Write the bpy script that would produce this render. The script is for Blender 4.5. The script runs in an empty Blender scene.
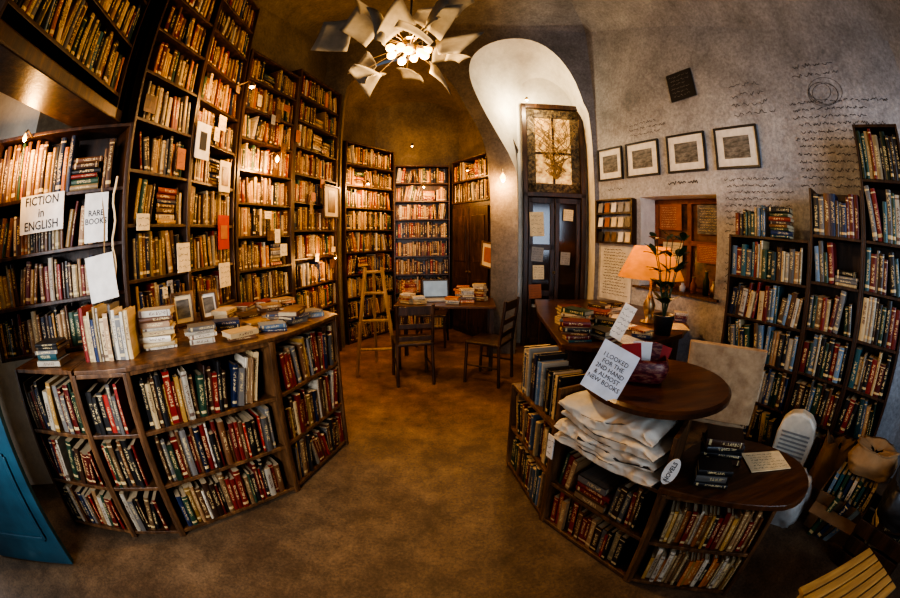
import bpy, bmesh, math, random
from mathutils import Vector, Matrix, noise
from mathutils.geometry import tessellate_polygon
R = random.Random(7)
COL = bpy.context.scene.collection
rad = math.radians

# ---------------------------------------------------------------- materials
def newmat(name):
    m = bpy.data.materials.new(name); m.use_nodes = True
    nt = m.node_tree; b = nt.nodes['Principled BSDF']
    return m, nt, b
def N(nt, t, **kw):
    n = nt.nodes.new(t)
    for k, v in kw.items():
        if k in n.inputs.keys(): n.inputs[k].default_value = v
        else: setattr(n, k, v)
    return n
def ramp(nt, cols):
    r = nt.nodes.new('ShaderNodeValToRGB'); e = r.color_ramp.elements
    e[0].position = cols[0][0]; e[0].color = (*cols[0][1], 1)
    e[1].position = cols[-1][0]; e[1].color = (*cols[-1][1], 1)
    for p, c in cols[1:-1]:
        x = e.new(p); x.color = (*c, 1)
    return r
def noisemat(name, cols, scale=3, rough=.7, bump=.2, stretch=(1, 1, 1), detail=8, scale2=None, metal=0, bdist=.01, cols2=None, xr=(.2, .9), s2c=(.72, 1.12), fine=None, axis=0, fc=(.7, 1.2)):
    m, nt, b = newmat(name); L = nt.links.new
    tc = N(nt, 'ShaderNodeTexCoord'); mp = N(nt, 'ShaderNodeMapping'); mp.inputs['Scale'].default_value = stretch
    L(tc.outputs['Object'], mp.inputs[0])
    n = N(nt, 'ShaderNodeTexNoise', Scale=scale, Detail=detail, Roughness=.65); L(mp.outputs[0], n.inputs['Vector'])
    r = ramp(nt, cols); L(n.outputs['Fac'], r.inputs[0])
    out = r.outputs[0]
    if cols2:
        rb = ramp(nt, cols2); L(n.outputs['Fac'], rb.inputs[0]); sp = N(nt, 'ShaderNodeSeparateXYZ'); L(tc.outputs['Object'], sp.inputs[0])
        mr = N(nt, 'ShaderNodeMapRange', interpolation_type='SMOOTHSTEP'); mr.inputs[1].default_value = xr[0]; mr.inputs[2].default_value = xr[1]; L(sp.outputs[axis], mr.inputs[0])
        mx = N(nt, 'ShaderNodeMixRGB'); L(mr.outputs[0], mx.inputs[0]); L(out, mx.inputs[1]); L(rb.outputs[0], mx.inputs[2]); out = mx.outputs[0]
    for sc, cc in ((scale2, s2c), (fine, fc)):
        if not sc: continue
        n2 = N(nt, 'ShaderNodeTexNoise', Scale=sc, Detail=8, Roughness=.78); L(mp.outputs[0], n2.inputs['Vector'])
        r2 = ramp(nt, [(.35, (cc[0],)*3), (.65, (cc[1],)*3)]); L(n2.outputs['Fac'], r2.inputs[0])
        mx = N(nt, 'ShaderNodeMixRGB', blend_type='MULTIPLY'); mx.inputs[0].default_value = 1
        L(out, mx.inputs[1]); L(r2.outputs[0], mx.inputs[2]); out = mx.outputs[0]
    L(out, b.inputs['Base Color'])
    b.inputs['Roughness'].default_value = rough; b.inputs['Metallic'].default_value = metal
    if bump:
        bp = N(nt, 'ShaderNodeBump', Strength=bump, Distance=bdist); L(n.outputs['Fac'], bp.inputs['Height']); L(bp.outputs[0], b.inputs['Normal'])
    return m
def flat(name, c, rough=.6, metal=0, emit=None, es=0):
    m, nt, b = newmat(name)
    n = N(nt, 'ShaderNodeTexNoise', Scale=14., Detail=3.)
    tc = N(nt, 'ShaderNodeTexCoord'); nt.links.new(tc.outputs['Object'], n.inputs['Vector'])
    r = ramp(nt, [(.3, tuple(x*.82 for x in c)), (.7, tuple(min(1, x*1.08) for x in c))])
    nt.links.new(n.outputs['Fac'], r.inputs[0]); nt.links.new(r.outputs[0], b.inputs['Base Color'])
    b.inputs['Roughness'].default_value = rough; b.inputs['Metallic'].default_value = metal
    if emit:
        b.inputs['Emission Color'].default_value = (*emit, 1); b.inputs['Emission Strength'].default_value = es
    return m
WOOD = noisemat('dark_wood', [(.3, (.012, .006, .003)), (.55, (.055, .024, .01)), (.8, (.14, .065, .026))], 3, .42, .3, (6, 6, 1), scale2=5, s2c=(.45, 1.3))
WOODM = noisemat('mid_wood', [(.3, (.042, .019, .008)), (.55, (.14, .066, .026)), (.8, (.32, .17, .07))], 3, .42, .3, (6, 6, 1), scale2=5, s2c=(.45, 1.3))
WOODT = noisemat('table_wood', [(.3, (.03, .011, .005)), (.55, (.09, .034, .012)), (.8, (.17, .075, .028))], 3, .28, .12, (1, 8, 1), scale2=7, s2c=(.6, 1.2))
WOODL = noisemat('light_wood', [(.3, (.3, .16, .05)), (.6, (.52, .33, .11)), (.85, (.68, .47, .2))], 3, .5, .15, (1, 8, 1))
WOODK = noisemat('worn_pine', [(.3, (.16, .08, .028)), (.6, (.36, .2, .07)), (.85, (.52, .33, .13))], 3, .5, .15, (6, 6, 1))
cB = [(.25, (.09, .066, .04)), (.5, (.17, .128, .078)), (.8, (.29, .225, .14))]
cU = [(.25, (.16, .165, .18)), (.5, (.26, .265, .285)), (.8, (.36, .37, .39))]
cG = [(.25, (.27, .28, .3)), (.5, (.42, .43, .455)), (.8, (.58, .59, .61))]
PLB = noisemat('brown_plaster', cB, .8, .9, .6, scale2=2.5, bdist=.05, s2c=(.7, 1.15), detail=12, fine=30)
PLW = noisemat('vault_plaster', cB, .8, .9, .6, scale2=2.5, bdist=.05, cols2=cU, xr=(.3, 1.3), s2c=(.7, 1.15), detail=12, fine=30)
PLG = noisemat('whitewash_falloff_plaster', cU, .8, .9, .6, scale2=2.5, bdist=.05, s2c=(.7, 1.15), detail=12, fine=30, cols2=cG, xr=(3.4, 2.5), axis=2)  # whitewash, with light falloff towards the top put into the colour
PLC = noisemat('cream_plaster', [(.25, (.62, .58, .48)), (.5, (.8, .76, .66)), (.8, (.88, .85, .76))], 1.5, .9, .4, scale2=5, bdist=.03, s2c=(.8, 1.05))
FLO = noisemat('floor_concrete', [(.25, (.06, .038, .024)), (.42, (.13, .085, .05)), (.6, (.2, .138, .083)), (.8, (.3, .22, .14))], 1.8, .62, .5, scale2=5, bdist=.008, detail=14, s2c=(.5, 1.25), fine=60, fc=(.55, 1.3), cols2=[(.25, (.07, .028, .01)), (.42, (.16, .07, .024)), (.6, (.25, .12, .045)), (.8, (.33, .19, .08))], xr=(1.8, 3.8), axis=1)
PAPER = flat('white_paper', (.74, .73, .69)); PAPB = flat('pale_blue_paper', (.6, .68, .8)); CREAM = flat('cream_paper', (.72, .6, .38))
INK = flat('black_ink', (.015, .015, .017)); BLACK = flat('black_paint', (.02, .02, .022), .4)
BLUE = noisemat('blue_paint', [(.3, (.012, .045, .075)), (.6, (.025, .085, .13)), (.85, (.07, .15, .2))], 4, .4, .15)
RED = flat('red_card', (.36, .02, .015)); BURG = noisemat('burgundy', [(.42, (.05, .004, .008)), (.5, (.12, .008, .016)), (.6, (.22, .1, .06))], 30, .45, .1, (1, 1, 3))
CLOTH = noisemat('tan_cloth', [(.3, (.28, .17, .09)), (.7, (.5, .35, .2))], 14, .95, .5)
BAG = noisemat('cream_canvas', [(.3, (.46, .42, .34)), (.7, (.68, .63, .53))], 6, .9, .3)
PLAST = noisemat('grubby_plastic', [(.3, (.28, .27, .25)), (.7, (.5, .49, .46))], 5, .35, .2)
METAL = noisemat('worn_metal', [(.3, (.3, .22, .12)), (.7, (.55, .42, .25))], 8, .35, 0, metal=.9)
CERAM = flat('cream_plastic', (.66, .61, .5), .4); GRILL = flat('grey_grill', (.3, .29, .27), .5)
LEAF = noisemat('leaf_green', [(.3, (.008, .02, .007)), (.7, (.03, .065, .02))], 8, .45, .1)
DRY = flat('dry_branch', (.3, .2, .09)); BRICK = flat('brick_paper', (.36, .12, .05)); GREY = flat('grey_print', (.28, .28, .28))
PHOTO = noisemat('grey_photograph', [(.35, (.04, .04, .04)), (.6, (.2, .2, .195)), (.8, (.42, .42, .4))], 9, .5, 0, (1, 1, 3))
BULB = flat('bulb_glow', (1, .7, .3), emit=(1, .46, .08), es=11)
CARDB = noisemat('cardboard', [(.3, (.1, .055, .025)), (.7, (.2, .12, .06))], 6, .9, .1)
KRAFT = noisemat('kraft', [(.3, (.2, .12, .055)), (.7, (.36, .23, .115))], 4, .9, .2)
GLOWG = noisemat('emissive_glow_glass', [(.35, (.12, .05, .012)), (.65, (.75, .45, .16))], 12, .3, 0)
_n = GLOWG.node_tree; _b = _n.nodes['Principled BSDF']; _r = [x for x in _n.nodes if x.type == 'VALTORGB'][0]
_n.links.new(_r.outputs[0], _b.inputs['Emission Color']); _b.inputs['Emission Strength'].default_value = 1.4  # glass emits by itself, standing in for a lit room behind
def shademat(name, c, mixf=.5):
    m, nt, b = newmat(name); nt.nodes.remove(b); o = nt.nodes['Material Output']
    d = N(nt, 'ShaderNodeBsdfDiffuse'); t = N(nt, 'ShaderNodeBsdfTranslucent'); mx = N(nt, 'ShaderNodeMixShader'); mx.inputs[0].default_value = mixf
    n = N(nt, 'ShaderNodeTexNoise', Scale=6.); r = ramp(nt, [(.3, tuple(x*.8 for x in c)), (.7, c)])
    nt.links.new(n.outputs['Fac'], r.inputs[0])
    for s in (d, t): nt.links.new(r.outputs[0], s.inputs[0])
    nt.links.new(d.outputs[0], mx.inputs[1]); nt.links.new(t.outputs[0], mx.inputs[2]); nt.links.new(mx.outputs[0], o.inputs[0])
    return m
PETAL = shademat('paper_petal', (.27, .245, .195), .35); SHADE = shademat('amber_shade', (.72, .34, .1), .35)
def bookmat(name, stuff, spine):
    m, nt, b = newmat(name); L = nt.links.new
    if stuff:
        a = N(nt, 'ShaderNodeAttribute'); a.attribute_name = 'bc'; col = a.outputs['Color']; rnd = a.outputs['Alpha']
    else:
        a = N(nt, 'ShaderNodeObjectInfo'); col = a.outputs['Color']; rnd = a.outputs['Random']
    b.inputs['Roughness'].default_value = .42
    tc = N(nt, 'ShaderNodeTexCoord')
    if not spine:
        n = N(nt, 'ShaderNodeTexNoise', Scale=9.); L(tc.outputs['UV'], n.inputs['Vector'])
        r = ramp(nt, [(.3, (.75, .75, .75)), (.7, (1.1, 1.1, 1.1))]); L(n.outputs['Fac'], r.inputs[0])
        mx = N(nt, 'ShaderNodeMixRGB', blend_type='MULTIPLY'); mx.inputs[0].default_value = 1; L(col, mx.inputs[1]); L(r.outputs[0], mx.inputs[2])
        L(mx.outputs[0], b.inputs['Base Color']); return m
    sx = N(nt, 'ShaderNodeSeparateXYZ'); L(tc.outputs['UV'], sx.inputs[0])
    def mt(op, a, bb=None, c=None):
        n = N(nt, 'ShaderNodeMath', operation=op)
        for i, v in enumerate((a, bb, c)):
            if v is None: continue
            if isinstance(v, (int, float)): n.inputs[i].default_value = v
            else: L(v, n.inputs[i])
        return n.outputs[0]
    U, V = sx.outputs[0], sx.outputs[1]
    cx = N(nt, 'ShaderNodeCombineXYZ'); L(mt('MULTIPLY', U, 2.2), cx.inputs[0]); L(mt('ADD', mt('MULTIPLY', V, 26.), mt('MULTIPLY', rnd, 173.)), cx.inputs[1]); L(mt('MULTIPLY', rnd, 91.), cx.inputs[2])
    n = N(nt, 'ShaderNodeTexNoise', Scale=1.6, Detail=1.); L(cx.outputs[0], n.inputs['Vector'])
    let = mt('GREATER_THAN', n.outputs['Fac'], .52)
    inx = mt('LESS_THAN', mt('ABSOLUTE', mt('SUBTRACT', U, .5)), .24)
    cen = mt('ADD', .55, mt('MULTIPLY', mt('SUBTRACT', rnd, .5), .25))
    iny = mt('LESS_THAN', mt('ABSOLUTE', mt('SUBTRACT', V, cen)), .25)
    title = mt('MULTIPLY', mt('MULTIPLY', let, inx), iny)
    b1 = mt('LESS_THAN', mt('ABSOLUTE', mt('SUBTRACT', V, .11)), .035)
    b2 = mt('LESS_THAN', mt('ABSOLUTE', mt('SUBTRACT', V, .92)), .015)
    fr = mt('FRACT', mt('MULTIPLY', rnd, 7.3))
    band = mt('MULTIPLY', mt('MAXIMUM', b1, b2), mt('GREATER_THAN', fr, .55))
    mask = mt('MAXIMUM', title, band)
    lum = N(nt, 'ShaderNodeRGBToBW'); L(col, lum.inputs[0])
    isl = mt('GREATER_THAN', lum.outputs[0], .3)
    tcol = N(nt, 'ShaderNodeMixRGB'); L(isl, tcol.inputs[0]); tcol.inputs[1].default_value = (.62, .48, .24, 1); tcol.inputs[2].default_value = (.08, .03, .02, 1)
    mx = N(nt, 'ShaderNodeMixRGB'); L(mt('MULTIPLY', mask, .85), mx.inputs[0]); L(col, mx.inputs[1]); L(tcol.outputs[0], mx.inputs[2])
    L(mx.outputs[0], b.inputs['Base Color'])
    return m
BM = [bookmat('book_spine', 0, 1), bookmat('book_cover', 0, 0), flat('book_pages', (.48, .37, .22), .9)]
BMS = [bookmat('far_book_spine', 1, 1), bookmat('far_book_cover', 1, 0), BM[2]]

# ---------------------------------------------------------------- mesh builder
class MB:
    def __init__(s): s.v = []; s.f = []; s.m = []
    def poly(s, pts, mi=0):
        i = len(s.v); s.v += [tuple(p) for p in pts]; s.f.append(tuple(range(i, i+len(pts)))); s.m.append(mi)
    def box(s, c, d, M=None, mi=0):
        M = M or Matrix(); i = len(s.v); c = Vector(c)
        for z in (-.5, .5):
            for x, y in ((-.5, -.5), (.5, -.5), (.5, .5), (-.5, .5)):
                s.v.append(tuple(M @ (c+Vector((x*d[0], y*d[1], z*d[2])))))
        for f in ((3, 2, 1, 0), (4, 5, 6, 7), (0, 1, 5, 4), (1, 2, 6, 5), (2, 3, 7, 6), (3, 0, 4, 7)):
            s.f.append(tuple(i+k for k in f)); s.m.append(mi)
    def prism(s, pts, z0, z1, mi=0, M=None):
        M = M or Matrix(); n = len(pts); i = len(s.v)
        s.v += [tuple(M @ Vector((p[0], p[1], z0))) for p in pts]+[tuple(M @ Vector((p[0], p[1], z1))) for p in pts]
        s.f.append(tuple(i+k for k in reversed(range(n)))); s.f.append(tuple(i+n+k for k in range(n))); s.m += [mi, mi]
        for k in range(n):
            k2 = (k+1) % n; s.f.append((i+k, i+k2, i+n+k2, i+n+k)); s.m.append(mi)
    def lathe(s, prof, c=(0, 0, 0), seg=20, mi=0, M=None, sx=1, sy=1):
        M = M or Matrix(); i = len(s.v); n = len(prof)
        for k in range(seg):
            a = 2*math.pi*k/seg
            for r, z in prof: s.v.append(tuple(M @ Vector((c[0]+r*math.cos(a)*sx, c[1]+r*math.sin(a)*sy, c[2]+z))))
        for k in range(seg):
            k2 = (k+1) % seg
            for j in range(n-1):
                s.f.append((i+k*n+j, i+k2*n+j, i+k2*n+j+1, i+k*n+j+1)); s.m.append(mi)
    def tube(s, path, r, seg=8, mi=0, r1=None):
        i = len(s.v); n = len(path); P = [Vector(p) for p in path]
        for j, p in enumerate(P):
            t = (P[min(j+1, n-1)]-P[max(j-1, 0)]).normalized()
            a = t.cross(Vector((.3, .2, 1)) if abs(t.z) < .9 else Vector((1, 0, 0))).normalized(); b = t.cross(a)
            rr = r if r1 is None else r+(r1-r)*j/(n-1)
            for k in range(seg):
                q = 2*math.pi*k/seg; s.v.append(tuple(p+a*rr*math.cos(q)+b*rr*math.sin(q)))
        for j in range(n-1):
            for k in range(seg):
                k2 = (k+1) % seg; s.f.append((i+j*seg+k, i+j*seg+k2, i+(j+1)*seg+k2, i+(j+1)*seg+k)); s.m.append(mi)
        s.f.append(tuple(i+k for k in reversed(range(seg)))); s.f.append(tuple(i+(n-1)*seg+k for k in range(seg))); s.m += [mi, mi]
    def grid(s, fn, nu, nv, mi=0):
        i = len(s.v)
        for a in range(nu+1):
            for b in range(nv+1): s.v.append(tuple(fn(a/nu, b/nv)))
        for a in range(nu):
            for b in range(nv):
                k = i+a*(nv+1)+b; s.f.append((k, k+1, k+nv+2, k+nv+1)); s.m.append(mi)
    def obj(s, name, mats, parent=None, bevel=0, smooth=False, matrix=None, solid=0, **props):
        me = bpy.data.meshes.new(name); me.from_pydata(s.v, [], s.f); me.update()
        for m in (mats if isinstance(mats, (list, tuple)) else [mats]): me.materials.append(m)
        me.polygons.foreach_set('material_index', s.m)
        bm = bmesh.new(); bm.from_mesh(me); bmesh.ops.recalc_face_normals(bm, faces=bm.faces); bm.to_mesh(me); bm.free()
        if smooth: me.polygons.foreach_set('use_smooth', [True]*len(me.polygons))
        o = bpy.data.objects.new(name, me); COL.objects.link(o)
        if matrix is not None: o.matrix_world = matrix
        if parent: o.parent = parent
        if solid:
            q = o.modifiers.new('solid', 'SOLIDIFY'); q.thickness = solid; q.offset = 0
        if bevel:
            b = o.modifiers.new('bevel', 'BEVEL'); b.width = bevel; b.segments = 2; b.limit_method = 'ANGLE'
        for k, v in props.items(): o[k] = v
        return o
def TM(loc, rz=0, rx=0, ry=0):
    return Matrix.Translation(loc) @ Matrix.Rotation(rz, 4, 'Z') @ Matrix.Rotation(ry, 4, 'Y') @ Matrix.Rotation(rx, 4, 'X')
def thing(name, label, cat, loc=(0, 0, 0), rz=0, rx=0, ry=0, group=None):
    o = bpy.data.objects.new(name, None); o.empty_display_size = .1; COL.objects.link(o); o.matrix_world = TM(loc, rz, rx, ry)
    o['label'] = label; o['category'] = cat
    if group: o['group'] = group
    return o
def single(mb, name, mats, label, cat, **kw):
    g = kw.pop('group', None)
    o = mb.obj(name, mats, **kw); o['label'] = label; o['category'] = cat
    if g: o['group'] = g
    return o
def textmesh(body, size, spacing=1.0, bold=.012):
    c = bpy.data.curves.new('t', 'FONT'); c.body = body; c.size = size; c.align_x = 'CENTER'; c.align_y = 'CENTER'; c.space_line = spacing
    c.resolution_u = 2; c.offset = size*bold
    o = bpy.data.objects.new('t', c); COL.objects.link(o); bpy.context.view_layer.update()
    me = bpy.data.meshes.new_from_object(o.evaluated_get(bpy.context.evaluated_depsgraph_get()))
    bpy.data.objects.remove(o); bpy.data.curves.remove(c); return me
def lettering(body, size, parent, loc, mat=INK, rot=0, spacing=1.0, xs=1.0, bold=.012):
    me = textmesh(body, size, spacing, bold); me.materials.clear(); me.materials.append(mat)
    o = bpy.data.objects.new('lettering', me); COL.objects.link(o); o.parent = parent
    o.matrix_local = Matrix.Translation(loc) @ Matrix.Rotation(rot, 4, 'Y') @ Matrix.Rotation(rad(90), 4, 'X') @ Matrix.Diagonal((xs, 1, 1, 1))
    return o
def scribble(mb, x0, z0, w, h, lines, y=0, th=.004, rnd=R):
    for l in range(lines):
        z = z0+h-(l+.5)*h/lines; x = x0+rnd.uniform(0, w*.08); lh = h/lines*.5
        xe = x0+w*rnd.uniform(.7, 1)
        while x < xe:
            wl = rnd.uniform(2, 6)*lh*.5; px, pz = x, z
            steps = max(3, int(wl/(lh*.35)))
            for k in range(steps):
                nx = px+wl/steps; nz = z+rnd.uniform(-.5, .5)*lh
                d = Vector((nx-px, 0, nz-pz)).normalized(); nn = Vector((-d.z, 0, d.x))*th/2
                a, b = Vector((px, y, pz)), Vector((nx, y, nz))
                mb.poly([a-nn, b-nn, b+nn, a+nn]); px, pz = nx, nz
            x = px+lh*.6
def P2(p): return Vector((p[0], p[1]))

# ---------------------------------------------------------------- room shell
mb = MB(); mb.box((0, 2.4, -.05), (8.4, 9.6, .1)); mb.obj('floor', FLO, kind='structure')
WB0 = Vector((-1.82, 5.1)); WB1 = Vector((1.93, 4.70))
def wall(name, p0, p1, zt0, zt1, mat, holes=(), z0=0):
    p0, p1 = P2(p0), P2(p1); L = (p1-p0).length; e = (p1-p0)/L
    outer = [Vector((0, z0, 0)), Vector((L, z0, 0)), Vector((L, zt1, 0)), Vector((0, zt0, 0))]
    loops = [outer]+[[Vector((a, b, 0)) for a, b in h] for h in holes]
    fl = [v for l in loops for v in l]; mb = MB()
    for t in tessellate_polygon(loops):
        mb.poly([(p0.x+e.x*fl[i].x, p0.y+e.y*fl[i].x, fl[i].y) for i in t])
    return mb.obj(name, mat, kind='structure')
def loft(p0, p1, outline, depth, back=None, closed=False):
    p0, p1 = P2(p0), P2(p1); e = (p1-p0).normalized(); n = Vector((-e.y, e.x)); mb = MB(); bk = back or outline
    def W(s, z, d): return (p0.x+e.x*s+n.x*d, p0.y+e.y*s+n.y*d, z)
    k = len(outline)
    for i in range(k if closed else k-1):
        j = (i+1) % k
        for q in range(4):
            a, b = q/4, (q+1)/4
            def mixp(i_, t): return (outline[i_][0]*(1-t)+bk[i_][0]*t, outline[i_][1]*(1-t)+bk[i_][1]*t, depth*t)
            mb.poly([W(*mixp(i, a)), W(*mixp(j, a)), W(*mixp(j, b)), W(*mixp(i, b))])
    return mb, W
def smooth_outline(pts, n=3):
    out = [pts[0]]
    for i in range(len(pts)-1):
        p0, p1, p2, p3 = (Vector(pts[max(0, i-1)]), Vector(pts[i]), Vector(pts[i+1]), Vector(pts[min(len(pts)-1, i+2)]))
        for k in range(1, n+1):
            t = k/n; q = .5*((2*p1)+(-p0+p2)*t+(2*p0-5*p1+4*p2-p3)*t*t+(-p0+3*p1-3*p2+p3)*t**3); out.append((q.x, q.y))
    return out
alc = smooth_outline([(.33, .002), (.33, 1.8), (.33, 3.5), (.5, 3.9), (.85, 4.15), (1.25, 4.15), (1.6, 3.95), (1.87, 3.6), (2.07, 3.2), (2.25, 2.8), (2.33, 2.3), (2.35, 1.2), (2.35, .002)])
dor = [(2.69, .002), (2.69, 2.1), (2.63, 2.5), (2.46, 2.85), (2.24, 3.3), (2.10, 3.72), (2.12, 4.03), (2.3, 4.25), (2.6, 4.38), (2.95, 4.38), (3.25, 4.2), (3.48, 3.85), (3.62, 3.4), (3.7, 2.9), (3.72, .002)]
dob = [(2.74, .002), (2.74, 2.1), (2.74, 2.6), (2.74, 3.0), (2.74, 3.4), (2.76, 3.62), (2.8, 3.78), (2.88, 3.9), (3.02, 3.98), (3.2, 3.98), (3.38, 3.88), (3.52, 3.72), (3.64, 3.4), (3.74, 2.9), (3.76, .002)]
dor, dob = smooth_outline(dor), smooth_outline(dob)
dor[0:4] = dor[0:1]+[(2.69, .8), (2.69, 1.5), (2.69, 2.1)]
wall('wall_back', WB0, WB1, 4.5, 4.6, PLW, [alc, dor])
alb = [(a+(a-1.35)*.05, b+(.06 if b > 2 else 0)) for a, b in alc]
mb, W = loft(WB0, WB1, alc, .2, back=alb); mb.obj('trim_1', PLB, kind='structure', smooth=True)
mb, W = loft(WB0, WB1, dor, .55, back=dob); mb.obj('trim_2', PLC, kind='structure', smooth=True)
mb = MB(); fl = [Vector((a, b, 0)) for a, b in dob]
for t in tessellate_polygon([fl]): mb.poly([W(dob[i][0], dob[i][1], .55) for i in t])
mb.obj('trim_3', PLC, kind='structure')
AL = [(-1.86, 5.1), (-1.3, 6.5), (.15, 6.65), (.90, 5.58), (.72, 5.0)]
for i in range(4): wall('wall_alcove', AL[i], AL[i+1], *((4.3, 4.3) if i < 2 else (4.2, 3.0) if i == 2 else (2.8, 2.5)), PLB)
mb = MB()
def barrel(u, v):
    x = -1.9+u*2.85; q = max(0, 1-(abs(x+.55)/1.42)**2.2); return (x, 5.2+v*1.65, 2.75+1.45*math.sqrt(q)-.25*v)
mb.grid(barrel, 30, 6); mb.obj('ceiling', PLB, kind='structure', smooth=True)
P6 = (1.93, 4.70); P7 = (2.9, 2.2); P8 = (3.4, .8); P9 = (3.4, -1.7); W0 = (-3.1, -1.7); W1 = (-3.1, .75); W1b = (-2.66, 1.14); W2 = (-2.1, 1.85); W3 = (-2.22, 3.0); W4 = (-1.82, 5.1)
niche = [(.73, 1.0), (1.80, 1.0), (1.80, 2.05), (.73, 2.05)]
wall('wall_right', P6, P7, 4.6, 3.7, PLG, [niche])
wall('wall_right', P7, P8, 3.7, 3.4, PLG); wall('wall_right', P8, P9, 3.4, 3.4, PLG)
bw = [(1.2, 1.0), (2.9, 1.0), (2.9, 2.6), (1.2, 2.6)]; bw2 = [(3.6, 1.0), (5.0, 1.0), (5.0, 2.6), (3.6, 2.6)]  # invented window openings behind the camera, made for the fill lights
wall('wall_front', P9, W0, 3.4, 3.6, PLB, [bw, bw2])
wall('wall_left', W0, W1, 3.6, 3.9, PLC); wall('wall_left', W1, W1b, 3.9, 4.0, PLC); wall('wall_left', W1b, W2, 4.0, 4.2, PLB); wall('wall_left', W2, W3, 4.2, 4.3, PLB); wall('wall_left', W3, W4, 4.3, 4.5, PLB)
mb, Wn = loft(P6, P7, niche, .35, closed=True); mb.obj('trim_4', PLC, kind='structure')
poly = [(P6, 4.6), (P7, 3.7), (P8, 3.4), (P9, 3.4), (W0, 3.6), (W1, 3.9), (W1b, 4.0), (W2, 4.2), (W3, 4.3), (W4, 4.5)]
ring = []
for i in range(len(poly)):
    (a, za), (b, zb) = poly[i], poly[(i+1) % len(poly)]
    for k in range(8):
        t = k/8; ring.append((a[0]+(b[0]-a[0])*t, a[1]+(b[1]-a[1])*t, za+(zb-za)*t))
mb = MB(); nr = len(ring); C = (0.2, 2.0)
def dome(u, v):
    x, y, z = ring[int(round(u*nr)) % nr]; t = v*math.pi/2; c = math.cos(t)
    return (C[0]+(x-C[0])*c, C[1]+(y-C[1])*c, z+(4.9-z)*math.sin(t))
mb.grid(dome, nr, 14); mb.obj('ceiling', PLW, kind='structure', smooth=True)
for nm, h in (('added_window_2', bw), ('added_window_3', bw2)):  # frames of the two added windows, out of view
    mb, Wf = loft(P9, W0, h, .2, closed=True); a0, a1 = h[0][0], h[1][0]
    for s in (a0, (a0+a1)/2, a1): mb.tube([Wf(s, 1, .1), Wf(s, 2.6, .1)], .03, 4)
    for z in (1, 1.8, 2.6): mb.tube([Wf(a0, z, .1), Wf(a1, z, .1)], .03, 4)
    mb.obj(nm, PLC, kind='structure')

# ---------------------------------------------------------------- books
PAL = {'dark red': (.18, .016, .011), 'brown': (.13, .055, .022), 'dark brown': (.055, .024, .012), 'cream': (.48, .36, .19), 'white': (.52, .46, .35),
       'ochre': (.38, .21, .055), 'dark green': (.02, .055, .03), 'navy blue': (.012, .025, .07), 'black': (.018, .017, .017), 'teal': (.02, .085, .1),
       'orange': (.42, .13, .028), 'grey': (.16, .15, .135), 'light blue': (.12, .19, .27), 'tan': (.3, .175, .08), 'red': (.28, .024, .016)}
WARM = ['brown', 'dark brown', 'cream', 'tan', 'ochre', 'dark red', 'tan', 'brown', 'dark brown', 'black', 'dark green', 'orange', 'white', 'navy blue', 'brown', 'ochre', 'black', 'dark red', 'brown', 'tan']
MIX = ['dark red', 'red', 'white', 'cream', 'black', 'brown', 'dark red', 'grey', 'navy blue', 'ochre', 'dark brown', 'dark green', 'brown', 'tan', 'cream', 'grey', 'brown', 'dark red', 'tan', 'black', 'dark brown']
REDS = ['dark red', 'red', 'dark red', 'brown', 'cream', 'black', 'tan', 'grey', 'dark brown', 'dark brown', 'dark green']
PALE = ['cream', 'ochre', 'tan', 'orange', 'cream', 'white', 'dark red', 'brown', 'tan', 'ochre', 'black']
COOL = ['dark green', 'black', 'white', 'navy blue', 'teal', 'grey', 'dark red', 'cream', 'dark green', 'black', 'brown', 'dark brown', 'light blue', 'tan', 'dark red']
def bookmesh(rounded):
    mb = MB(); t = .07
    mb.box((-.5+t/2, .5, .5), (t, 1, 1), mi=1); mb.box((.5-t/2, .5, .5), (t, 1, 1), mi=1)
    mb.box((0, .52, .5), (1-2*t, .92, .96), mi=2)
    if rounded:
        n = 5; pts = [(-.5+1*k/n, .03-.03*math.sin(math.pi*k/n)) for k in range(n+1)]
        pr = pts+[(.5-t, .06), (-.5+t, .06)]; mb.prism(pr, 0, 1, mi=0)
    else: mb.box((0, .025, .5), (1, .05, 1), mi=0)
    me = bpy.data.meshes.new('book'); me.from_pydata(mb.v, [], mb.f)
    for m in BM: me.materials.append(m)
    me.polygons.foreach_set('material_index', mb.m)
    uv = me.uv_layers.new(name='UVMap')
    for l in me.loops:
        c = me.vertices[l.vertex_index].co; uv.data[l.index].uv = (c.x+.5, c.z)
    return me
BK = [bookmesh(0), bookmesh(1)]
rows = []; loose = []
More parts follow.
